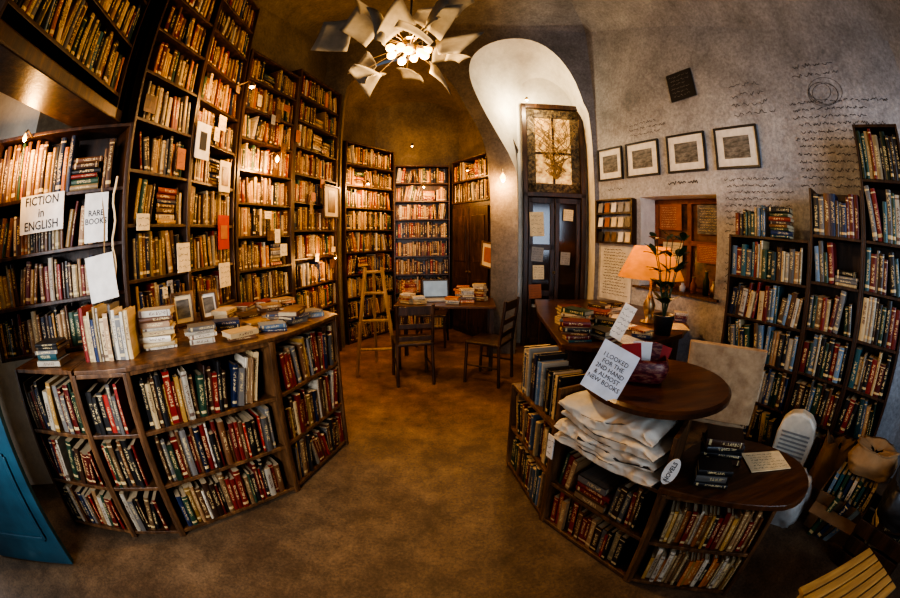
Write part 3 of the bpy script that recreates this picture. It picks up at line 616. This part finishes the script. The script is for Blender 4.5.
card('sign', (1.22, 2.44, .95), rad(-30), .1, .26, PAPER, 'white card sign standing on the desk', scrib=6, rx=rad(-12), ry=rad(25))
# ---------------------------------------------------------------- round table on the island
rt = thing('round_table', 'round dark polished wooden table top behind the island', 'table', (.95, 1.43, 0))
mb = MB(); mb.lathe([(0, .865), (.34, .865), (.365, .875), (.365, .895), (.35, .905), (0, .905)], seg=48); mb.obj('top', WOODT, rt)
mb = MB(); mb.lathe([(0, 0), (.16, 0), (.16, .03), (.05, .06), (.04, .3), (.05, .6), (.04, .8), (.12, .865), (0, .865)], (.12, .14, 0), seg=20); mb.obj('pedestal', WOOD, rt, smooth=True)
mb = MB(); ctp = smooth_outline([(.80, 1.03), (1.03, .825), (1.27, .665), (1.43, .67), (1.55, .77), (1.60, .92), (1.53, 1.12), (1.38, 1.27), (1.2, 1.3), (1.0, 1.22), (.9, 1.13)])
mb.prism(ctp, .577, .608); single(mb, 'countertop', WOODT, 'low dark rounded wooden top on the island front section', 'countertop', bevel=.006)
Pi, Ei, Ni, Bi = isl
zb = .583
for k, (cx, wdt, an, drp) in enumerate([(.33, .60, 0, .3), (.32, .58, 2.0, .6), (.34, .56, -2.5, .8), (.31, .53, 3, 1.1)]):
    mb = MB(); seed = k*2.3+1; hh = .06
    def fb(u, v):
        a = u*2*math.pi; ca, sa = math.cos(a), math.sin(a)
        y = .5+.5*math.copysign(abs(ca)**.4, ca); zz = .5+.5*math.copysign(abs(sa)**.45, sa); endf = max(.15, 1-abs(v-.5)**6*50)
        p = Vector((v*6+seed*5, y*2.5, zz*1.0+seed)); n1 = noise.noise(p); n2 = noise.noise(p*2.7); ridge = abs(noise.noise(p*1.6+Vector((7, 3, 1))))
        front = max(0, 1-y*2.0)
        dr_ = -drp*.035*front*(.5+.5*math.sin(v*8+seed*3))
        crease = -.007*front*math.exp(-((zz-.5)*6)**2)
        return ((v-.5)*wdt*(1-.03*abs(ca))+n2*.004, (y-.5)*.215-.012*n1*2-.02*front+ridge*.02*front-.012-crease, hh*.5+(zz-.5)*hh*endf+dr_+n1*.009+n2*.004-ridge*.007)
    mb.grid(fb, 40, 90)
    p = Pi[1]+Ei[1]*cx+Ni[1]*.095
    o = single(mb, 'folded_bag', BAG, 'cream canvas tote bag folded and draped over island shelf', 'bag', smooth=True, group='folded canvas bags on the island', matrix=TM((p.x, p.y, zb), math.atan2(Ei[1].y, Ei[1].x)+rad(an)))
    t = MB(); scribble(t, -.3, -.5, .6, 1.0, 1 if k % 2 else 2, th=.07)
    t2 = MB()
    for f in t.f: t2.poly([Vector(fb(.5-(t.v[i][2])*.15-(.0 if k < 3 else .05), .5+t.v[i][0]*.75))+Vector((0, -.005, .002 if k < 3 else .004)) for i in f])
    t2.obj('print', INK, o)
    zb += .061
card('sign', (.63, 1.33, 1.0), rad(-46), .17, .21, PAPB, 'pale blue handwritten sign propped on round table edge', text='I LOOKED\nFOR THE\n2ND HAND\n& ALMOST\nNEW BOOKS', tsize=.026, rx=rad(-22), ry=rad(18), bold=.0)
bx = thing('card_box', 'burgundy patterned box holding cards on the round table', 'box', (.86, 1.46, .906), rad(-25))
mb = MB()
def bxf(u, v):
    a = u*2*math.pi; ca, sa = math.cos(a), math.sin(a); r = (.09+.03*math.sin(v*2.6))
    return (math.copysign(abs(ca)**.45, ca)*r, math.copysign(abs(sa)**.45, sa)*r*.75, v*.11)
mb.grid(bxf, 32, 8); mb.poly([bxf(k/32, 0) for k in range(32)]); mb.obj('box', BURG, bx, smooth=True, solid=.004)
for k, m in enumerate((RED, PAPER, BURG, RED)):
    mb = MB(); mb.box((-.045+.03*k, .02*k-.03, .1), (.09, .006, .15), Matrix.Rotation(rad(8*k-8), 4, 'Y')); mb.obj('card', m, bx)
tg = thing('oval_tag', 'white oval tag with lettering hung on island post', 'tag', (.812, 1.000, .70), rad(-45), ry=rad(15))
mb = MB(); mb.lathe([(0, 0), (.030, 0), (.030, .005), (0, .005)], seg=24, M=Matrix.Rotation(rad(90), 4, 'X') @ Matrix.Diagonal((1, 2.1, 1, 1))); mb.obj('plate', PAPER, tg)
lettering('NOVELS', .026, tg, (0, -.0065, 0), rot=rad(-90))
card('label_card', (.49, 1.585, .52), rad(-70), .05, .13, PAPER, 'small white shelf label hung on island shelf post', scrib=3)
lfo = thing('leaflet', 'open cream leaflet lying on the low top', 'leaflet', (1.41, .98, .610), rad(-20), rx=rad(-90)); mb = MB(); mb.box((0, -.003, 0), (.24, .003, .17)); mb.obj('sheet', CREAM, lfo)
mb = MB(); scribble(mb, -.1, -.07, .2, .14, 6, y=-.005, th=.002); mb.obj('print', INK, lfo)
# ---------------------------------------------------------------- chairs
def chair(loc, rz, label, wood=WOOD, fabric=None, h=.92, w=.42, name='chair'):
    o = thing(name, label, 'chair', loc, rz)
    mb = MB(); mb.box((0, 0, .445), (w, w, .03)); mb.obj('seat', fabric or wood, o, bevel=.01)
    for sx in (-1, 1):
        for sy in (-1, 1):
            mb = MB()
            mb.tube([(sx*(w/2-.02)*1.05, sy*(w/2-.02)*1.08, 0), (sx*(w/2-.02), sy*(w/2-.02), .43)]+([(sx*(w/2-.02), -(w/2-.02)-.06, h)] if sy < 0 else []), .017, 8); mb.obj('leg', wood, o)
        mb = MB(); mb.tube([(sx*(w/2-.02), -(w/2-.02), .2), (sx*(w/2-.02), w/2-.02, .2)], .01, 6); mb.obj('stretcher', wood, o)
    mb = MB()
    if fabric:
        Mb = Matrix.Translation((0, -(w/2)-.035, h/2+.25)) @ Matrix.Rotation(rad(9), 4, 'X')
        def cf(u, v):
            a = u*2*math.pi; ca, sa = math.cos(a), math.sin(a); return Mb @ Vector(((w/2+.03)*math.copysign(abs(ca)**.3, ca), .012*math.sin(v*3.1)*1-(.02 if sa < 0 else -.02)*abs(sa)**.3, (v-.5)*(h-.44)))
        mb.grid(cf, 24, 8); mb.poly([cf(k/24, 1) for k in range(24)]); mb.poly([cf(k/24, 0) for k in range(24)])
    else:
        for z, hh in ((h-.06, .09), (h-.22, .05), (h-.35, .05)):
            y = -(w/2-.02)-.06*(z-.43)/(h-.43); mb.box((0, y, z), (w-.04, .016, hh))
    mb.obj('backrest', fabric or wood, o, bevel=.004, smooth=bool(fabric))
    return o
chair((1.80, 1.88, 0), rad(-42), 'chair with tan cloth-covered back pulled up to the desk', WOODM, CLOTH, h=.94, w=.46, name='cushioned_chair')
chair((-.40, 3.9, 0), rad(15), 'dark wooden slat-back chair drawn up to the alcove table', h=.86, w=.4)
chair((.42, 3.9, 0), rad(60), 'dark wooden chair turned beside the reading table', h=.9, w=.4)
chair((-.25, 5.35, 0), rad(175), 'dark wooden chair behind the alcove table')
tb = thing('table', 'dark wooden reading table covered with books in alcove', 'table', (-.05, 4.48, 0), rad(-3))
mb = MB(); mb.box((0, 0, .745), (1.15, .62, .03)); mb.obj('top', WOODT, tb, bevel=.005)
for sx in (-1, 1):
    for sy in (-1, 1): mb = MB(); mb.box((sx*.53, sy*.27, .365), (.045, .045, .73)); mb.obj('leg', WOOD, tb)
lp = thing('laptop', 'open laptop with glowing pale screen on reading table', 'laptop', (-.16, 4.55, .762), rad(8))
mb = MB(); mb.box((0, 0, .009), (.32, .22, .018)); mb.obj('keyboard', GREY, lp, bevel=.003)
mb = MB(); M = Matrix.Translation((0, .11, .018)) @ Matrix.Rotation(rad(-15), 4, 'X'); mb.box((0, 0, .11), (.32, .01, .22), M); mb.obj('lid', BLACK, lp)
mb = MB(); mb.box((0, -.007, .11), (.29, .002, .19), M); mb.obj('screen', flat('screen_glow', (.2, .28, .36), emit=(.4, .6, .8), es=.12), lp)
es_ = thing('easel', 'worn wooden A-frame easel standing near the table', 'easel', (-.84, 4.05, 0), rad(12))
for x in (-.02, .24):
    mb = MB(); sg = -1 if x < 0 else 1; mb.tube([(.02+sg*.23, -.06, 0), (.02+sg*.09, .05, 1.2)], .024, 6); mb.obj('leg', WOODK, es_)
mb = MB(); mb.tube([(.02, .45, 0), (.02, .08, 1.16)], .02, 6); mb.obj('rear_leg', WOODK, es_)
for z, hw in ((.3, .195), (.62, .155), (.92, .125), (1.15, .1)):
    mb = MB(); mb.tube([(.02-hw, -.06+z*.09, z), (.02+hw, -.06+z*.09, z)], .018, 6); mb.obj('crossbar', WOODK, es_)
card('framed_picture', (.52, 5.24, 1.28), rad(-62), .3, .34, CREAM, 'small framed picture hung on the alcove cupboard', frame=WOODM, cat='picture', inner=(BRICK, .6, .6), ry=rad(6))
# ---------------------------------------------------------------- heater, box, bench, bag
ht = thing('heater', 'cream plastic convector heater standing on the floor', 'heater', (2.38, 1.44, 0), rad(-60))
mb = MB()
prof = [(-.16, 0), (.16, 0), (.17, .3), (.15, .4), (.09, .46), (0, .48), (-.09, .46), (-.15, .4), (-.17, .3)]
mb.prism([(x, z+.03) for x, z in prof], -.06, .06, M=Matrix.Rotation(rad(90), 4, 'X')); mb.obj('body', CERAM, ht, bevel=.02)
mb = MB()
for k in range(9): mb.box((0, -.064, .1+.032*k), (.25, .01, .012))
mb.obj('grille', GRILL, ht)
for x in (-.12, .12): mb = MB(); mb.box((x, 0, .015), (.04, .18, .03)); mb.obj('foot', BLACK, ht)
cbx = thing('cardboard_box', 'open brown box filled with magazines on the floor', 'box', (2.32, .72, 0), rad(-75))
mb = MB()
for x in (-.21, .21): mb.box((x, 0, .13), (.012, .32, .26))
for y in (-.16, .16): mb.box((0, y, .13), (.42, .012, .26))
mb.box((0, 0, .008), (.42, .32, .014)); mb.obj('body', CARDB, cbx)
for sy in (-1, 1): mb = MB(); mb.box((0, sy*.2, .235), (.42, .1, .006), Matrix.Rotation(rad(-12*sy), 4, 'X')); mb.obj('flap', CARDB, cbx)
for k in range(9):
    cn = ['light blue', 'teal', 'dark green', 'navy blue', 'white', 'dark green', 'teal', 'black', 'cream'][k]
    M = TM((2.32, .72, .02), rad(-75)) @ Matrix.Translation((-.17+.04*k, -.12, 0)) @ Matrix.Rotation(rad(4), 4, 'Y')
    o = bpy.data.objects.new('magazine', BK[0]); COL.objects.link(o); o.matrix_world = M @ Matrix.Diagonal((.03, .22, .36+.01*(k % 3), 1)); o.color = (*PAL[cn], 1)
    o['label'] = '%s magazine standing upright in the open box' % cn; o['category'] = 'magazine'; o['group'] = 'magazines in the box'
def softbag(name, loc, rz, w, d, h, mat, label, cat='bag', seed=1, handles=False):
    mb = MB()
    def sf(u, v):
        a = u*2*math.pi; ca, sa = math.cos(a), math.sin(a); k = .6
        X = math.copysign(abs(ca)**k, ca); Y = math.copysign(abs(sa)**k, sa)
        p = Vector((X*1.5+seed, Y*1.5, v*2+seed)); n1 = noise.noise(p); cr = abs(noise.noise(p*2.3))*.16
        if v < .75: t = v/.75; sc = 1.0+.12*math.sin(t*3.1)-.18*t*t
        else: t = (v-.75)/.25; sc = .94-.7*t
        zz = min(v/.75, 1)*h*(1+.2*n1) - (max(0, v-.75)/.25)*h*.18
        return Vector((X*w*.5*(sc+n1*.22-cr), Y*d*.5*(sc+n1*.22-cr), zz+.002))
    mb.grid(sf, 40, 24); mb.poly([sf(k/40, 0) for k in range(40)])
    o = thing(name, label, cat, loc, rz); mb.obj('body', mat, o, smooth=True)
    if handles:
        for s in (-1, 1):
            mb = MB(); mb.tube([(w*.18*math.cos(t), s*d*.12, h*.85+w*.35*math.sin(t)) for t in [math.pi*k/8 for k in range(9)]], .006, 6); mb.obj('handle', mat, o)
    return o
softbag('plastic_bag', (2.04, 1.06, 0), .4, .32, .24, .24, PLAST, 'crumpled grubby plastic bag slumped on the floor', seed=3, handles=True)
softbag('paper_bag', (2.50, 1.06, 0), -.9, .28, .2, .42, CARDB, 'dark paper bag standing beside the bookcase', seed=7)
softbag('paper_bag', (2.40, .68, .40), -1.2, .38, .26, .16, KRAFT, 'brown paper bag lying on the magazines', seed=12)
softbag('cloth_bag', (2.24, .27, .36), .3, .38, .28, .2, BLACK, 'dark cloth bag slumped on top of the crate', seed=20, handles=True)
for k, (x, y, a, tl_) in enumerate(((2.06, .80, -70, 14), (2.1, .74, -72, 20), (2.13, .68, -74, 26))):
    M = TM((x, y, .0), rad(a)) @ Matrix.Rotation(rad(tl_), 4, 'Y')
    o = bpy.data.objects.new('folder', BK[0]); COL.objects.link(o); o.matrix_world = M @ Matrix.Translation((.02, 0, 0)) @ Matrix.Diagonal((.035, .24, .31, 1)); o.color = (*PAL[['dark green', 'navy blue', 'light blue'][k]], 1)
    o['label'] = 'folder leaning against the cardboard box'; o['category'] = 'folder'; o['group'] = 'folders leaning by the box'
cr = thing('crate', 'dark wooden crate on the floor beside the bench', 'crate', (2.25, .26, 0), rad(-80))
for zz in (.06, .17, .28):
    for y in (-.17, .17): mb = MB(); mb.box((0, y, zz), (.46, .014, .09)); mb.obj('slat', WOOD, cr, bevel=.002)
    for x in (-.23, .23): mb = MB(); mb.box((x, 0, zz), (.014, .32, .09)); mb.obj('slat', WOOD, cr, bevel=.002)
mb = MB(); mb.box((0, 0, .012), (.44, .32, .012)); mb.obj('bottom', WOOD, cr)
for k in range(6):
    laybook(2.25, .26, .02+.055*k, rad(-80+5*k), .05, .2, .28, ['black', 'dark red', 'navy blue', 'cream', 'black', 'dark brown'][k], 'books in the crate', 'the crate')
    (M, d, cn, gp, wh) = loose[-1]
    o = bpy.data.objects.new('atlas', BK[0]); COL.objects.link(o); o.matrix_world = M @ Matrix.Diagonal((*d, 1)); o.color = (*PAL[cn], 1); o['label'] = 'large %s book lying in the dark crate' % cn; o['category'] = 'book'; o['group'] = gp
bn = thing('bench', 'pale yellow slatted wooden bench near the floor', 'bench', (1.56, .14, 0), rad(-12))
for k in range(6):
    mb = MB(); mb.box((0, -.15+.06*k, .33), (.56, .05, .02)); mb.obj('slat', WOODL, bn, bevel=.003)
for sx in (-1, 1):
    mb = MB(); mb.box((sx*.24, 0, .31), (.04, .34, .02)); mb.obj('rail', WOODL, bn)
    for sy in (-1, 1): mb = MB(); mb.box((sx*.24, sy*.14, .15), (.04, .04, .3)); mb.obj('leg', WOODL, bn)
# ---------------------------------------------------------------- blue door at the entrance
bd = bpy.data.objects.new('door_2', None); COL.objects.link(bd); a = Vector((-2.57, .04)); b = Vector((-1.98, .48)); e = (b-a).normalized(); bd.matrix_world = TM((a.x, a.y, 0), math.atan2(e.y, e.x)); bd['kind'] = 'structure'
Lw = (b-a).length; mb = MB(); mb.box((Lw/2, .02, 1.02), (Lw, .04, 2.02)); mb.obj('door_leaf', BLUE, bd, bevel=.004)
mb = MB()
for z, h in ((.45, .5), (1.4, 1.0)):
    for zz in (z-h/2, z+h/2): mb.box((Lw/2, -.005, zz), (Lw-.2, .02, .03))
    for x in (.1, Lw-.1): mb.box((x, -.005, z), (.03, .02, h))
mb.obj('moulding', BLUE, bd, bevel=.004)
# ---------------------------------------------------------------- signs on the left shelves
e0 = Vector((.72, .77)).normalized(); n0 = Vector((-e0.y, e0.x)); rz0 = math.atan2(e0.y, e0.x); S0 = Vector((-2.37, .91))
def onT0(s, z, d=-.012): p = S0+e0*s+n0*d; return (p.x, p.y, z)
card('sign', onT0(.23, 1.80), rz0, .34, .21, PAPER, 'white sign reading FICTION in ENGLISH hung on shelf', text='FICTION\nin\nENGLISH', tsize=.068)
card('sign', onT0(.64, 1.73, -.05), rz0, .16, .27, PAPER, 'white hanging card sign reading RARE BOOKS', text='RARE\nBOOKS', tsize=.045)
ho = thing('hanging_booklet', 'white booklet hung on a cord from the shelf edge', 'booklet', onT0(.67, 1.40, -.055), rz0, ry=rad(-6))
mb = MB(); mb.box((0, 0, 0), (.19, .012, .25)); mb.obj('booklet', PAPER, ho); mb = MB(); mb.tube([(.04, .0, .12), (.06, 0, .3), (.05, .01, .5)], .005, 6); mb.obj('cord', DRY, ho)
cd = thing('rope', 'knotted pale rope hanging from the shelf edge', 'rope', onT0(.76, 1.52, -.04), rz0)
mb = MB(); mb.tube([(0.01*math.sin(k*1.3), 0, .05*k-.12) for k in range(12)], .008, 6); mb.obj('strand', CREAM, cd)
card('label_card', (-1.795, 1.68, 1.69), rad(90), .12, .1, CREAM, 'cream shelf label card on dark wooden shelf', scrib=2)
card('picture_card', (-1.80, 2.3, 2.3), rad(90), .19, .28, PAPER, 'white card with dark flower print hung on shelves', inner=(BLACK, .45, .5), cat='card')
card('picture_card', (-1.845, 2.72, 1.62), rad(90), .17, .28, RED, 'red card picture hung on shelf edge', inner=(BRICK, .6, .4), cat='card')
card('picture_card', (-1.83, 2.7, 2.08), rad(90), .17, .26, CREAM, 'cream card hung on shelf edge', inner=(WOODM, .6, .6), cat='card')
card('picture_card', (-1.845, 2.72, 1.27), rad(90), .17, .2, CREAM, 'cream notice hung on shelf edge', scrib=4, cat='card')
card('picture_card', (-1.81, 2.12, 1.45), rad(90), .15, .2, CREAM, 'cream notice pinned to shelf front', scrib=4, cat='card')
card('picture_card', (-1.50, 4.7, 2.0), rad(78.5), .4, .4, CREAM, 'bright framed figure picture hung on bookcase', frame=WOOD, inner=(WOODM, .45, .7), cat='picture')
rc = random.Random(2)
for k in range(26):
    if k < 9: y = rc.uniform(1.6, 2.85); x = -1.80-(max(0, y-2.2))*.08; a = 90
    else: y = rc.uniform(3.05, 4.8); x = -1.865+(y-2.98)*.2; a = 78.7
    card('shelf_label', (x, y, rc.uniform(1.2, 3.0)), rad(a), rc.uniform(.06, .12), rc.uniform(.06, .15), rc.choice([CREAM, KRAFT, GREY, BRICK, CREAM, WOODM]), 'small card pinned to the shelf front', scrib=2, cat='label', group='small cards pinned to the shelves')
for x, y, a, w, h, m in ((-1.73, 1.98, 60, .16, .2, CREAM), (-1.66, 2.2, 65, .14, .18, PAPER), (-1.72, 1.78, 50, .12, .15, BRICK)):
    card('picture_card', (x, y, Z+h/2+.012), rad(a), w, h, m, 'small framed card standing on the counter', frame=WOODM, rx=rad(-10), cat='picture', inner=(PHOTO, .6, .6))
# ---------------------------------------------------------------- ceiling lamp
CLP = Vector((-.26, 2.26, 2.79))
cl = thing('ceiling_lamp', 'sculptural ceiling lamp with loose grey paper sheets and bulbs', 'lamp', CLP)
mb = MB(); mb.tube([(0, 0, .05), (0, 0, 2.07)], .008, 6); mb.obj('cord', BLACK, cl)
mb = MB(); mb.lathe([(0, -.06), (.04, -.05), (.06, 0), (.04, .05), (0, .06)], seg=16); mb.obj('hub', METAL, cl, smooth=True)
rr = random.Random(41)
for k in range(9):
    a = 2*math.pi*k/9+rr.uniform(-.2, .2); dv = Vector((math.cos(a), math.sin(a), rr.uniform(-1.2, .1))).normalized(); mb = MB(); mb.tube([dv*.05, dv*.1], .012, 8); mb.obj('bulb_holder', METAL, cl)
    mb = MB(); q = dv.to_track_quat('Z', 'Y').to_matrix().to_4x4(); mb.lathe([(0, 0), (.016, .005), (.03, .03), (.022, .056), (0, .068)], seg=12, M=Matrix.Translation(dv*.1) @ q); mb.obj('bulb', BULB, cl, smooth=True)
for k in range(20):
    a = 2*math.pi*k/20*7+rr.uniform(-.35, .35); el = rr.uniform(-.35, .1) if k < 10 else rr.uniform(-.05, .65); dv = Vector((math.cos(a)*math.cos(el), math.sin(a)*math.cos(el), math.sin(el))); d0 = rr.uniform(.16, .42); ln = rr.uniform(.13, .26); wd = rr.uniform(.065, .125)
    sd = dv.cross(Vector((0, 0, 1))).normalized(); tw = rr.uniform(-1.5, 1.5); up = sd.cross(dv); sd = sd*math.cos(tw)+up*math.sin(tw); up = sd.cross(dv); sk = rr.uniform(-.6, .6); fw = rr.uniform(.7, 1.2)
    yaw = rr.uniform(-.6, .6); dl = (dv*math.cos(yaw)+sd*math.sin(yaw)).normalized(); sl = (sd*math.cos(yaw)-dv*math.sin(yaw)).normalized()
    mb = MB()
    def pf(u, v):
        ww_ = wd*(fw+(1-fw)*u); return dv*d0+dl*(ln*u*(1+sk*(v-.5)*2))+sl*ww_*(v-.5)*2+up*(.02*math.sin(u*2.8)-.07*(v-.5)**2)
    mb.grid(pf, 6, 6); mb.obj('petal', PETAL, cl, smooth=True, solid=.002)
    mb = MB(); mb.tube([dv*.04, dv*d0], .003, 5); mb.obj('wire', METAL, cl)
# ---------------------------------------------------------------- small lamps + lights
def light(kind, name, loc, e, col, size=.05, rot=None, sx=None, sy=None, spread=None):
    l = bpy.data.lights.new(name, kind); l.energy = e; l.color = col
    if kind == 'AREA':
        l.shape = 'RECTANGLE'; l.size = sx; l.size_y = sy
        if spread: l.spread = spread
    else: l.shadow_soft_size = size
    o = bpy.data.objects.new(name, l); COL.objects.link(o); o.location = loc
    if rot: o.rotation_euler = rot
    return o
WM = (1, .52, .18)
def spotlamp(loc, rz, e, label='small brass clip lamp or added fill lamp with lit bulb', col=WM, sc=.6, bare=False):  # builds the room's own small lamps and the added fill lamps
    o = thing('clip_or_fill_lamp', label, 'lamp', loc, rz, group='small lit lamps on shelves and walls')
    def S(p): return [(a*sc, b*sc) for a, b in p]
    if not bare: mb = MB(); mb.lathe(S([(.02, .07), (.03, .06), (.045, 0), (.047, 0)]), seg=16); mb.obj('lamp_shade', METAL, o, smooth=True, solid=.002)
    mb = MB(); mb.lathe(S([(0, -.03), (.024, -.01), (.028, .015), (0, .06)]), seg=10); mb.obj('bulb', BULB, o, smooth=True)
    mb = MB(); mb.tube([(0, 0, .06*sc), (0, .05*sc, .1*sc), (0, .14, .08*sc)], .006, 6); mb.obj('arm', METAL, o)
    p = o.matrix_world @ Vector((0, -.01, -.05)); light('POINT', 'clip_or_fill_light', p, e, col, .03)
spotlamp((-1.62, 3.3, 2.3), rad(80), 34, sc=.8, bare=True)
spotlamp((-1.52, 2.5, 2.75), rad(90), 20)  # added fill lamp, brightens the tall shelves
spotlamp((-1.36, 4.4, 1.3), rad(80), 15)  # added fill lamp low beside the far tall shelves
spotlamp((-1.15, 5.3, 2.3), rad(60), 32)  # added lamp, warms the side shelves of the alcove
spotlamp((-.4, 5.85, 2.3), rad(0), 32)  # added lamp, warms the back shelves of the alcove
spotlamp((-2.2, .86, 2.2), rad(45), 16, bare=True)
spotlamp(onback(2.50, -.14, 2.25), rzb, 32, sc=1.4, bare=True)
spotlamp((.25, 5.5, 2.5), rad(-60), 10)  # added fill lamp near the alcove cupboard
spotlamp((-.6, 6.0, 3.0), rad(0), 12, 'small lamp added to brighten the alcove vault', sc=.6)  # added uplight so the alcove vault is less dark
spotlamp(onback(2.86, .16, 3.45), rzb, 30, 'small lamp added to brighten the white arch over the door', (1, .8, .52))  # added lamp to whiten the arch, no fixture known there
light('POINT', 'ceiling_lamp_light', CLP-Vector((0, 0, .22)), 84, (1, .64, .3), .06)
light('POINT', 'ceiling_lamp_uplight', CLP+Vector((0, 0, .16)), 24, (1, .58, .2), .04)
light('POINT', 'table_lamp_light', (lx, ly, 1.35), 9, (1, .55, .2), .03)
light('AREA', 'added_window_fill', (1.35, -1.66, 1.8), 27, (.66, .8, 1), rot=(rad(90), 0, rad(-14)), sx=1.6, sy=1.5, spread=rad(95))  # added cool fill, set in an invented window behind the camera
light('AREA', 'added_window_fill', (-.9, -1.66, 1.8), 28, (.95, .95, 1), rot=(rad(78), 0, rad(12)), sx=1.3, sy=1.5, spread=rad(70))  # second added fill behind the camera, lifts the low left bookcase
light('AREA', 'doorway_daylight', (-3.0, -.7, 1.3), 20, (.85, .92, 1), rot=(rad(90), 0, rad(-90)), sx=1.0, sy=2.0)
w = bpy.data.worlds.new('world'); bpy.context.scene.world = w; w.use_nodes = True; w.node_tree.nodes['Background'].inputs[0].default_value = (.5, .6, .75, 1); w.node_tree.nodes['Background'].inputs[1].default_value = .2
try: bpy.context.scene.view_settings.look = 'AgX - High Contrast'
except Exception: pass
# ---------------------------------------------------------------- camera: full-frame fisheye lens
c = bpy.data.cameras.new('camera'); co = bpy.data.objects.new('camera', c); COL.objects.link(co)
co.location = (0, 0, 1.5); co.rotation_euler = (rad(81), 0, 0)
c.type = 'PANO'; c.sensor_width = 24.6; c.clip_start = .05
bpy.context.scene.camera = co
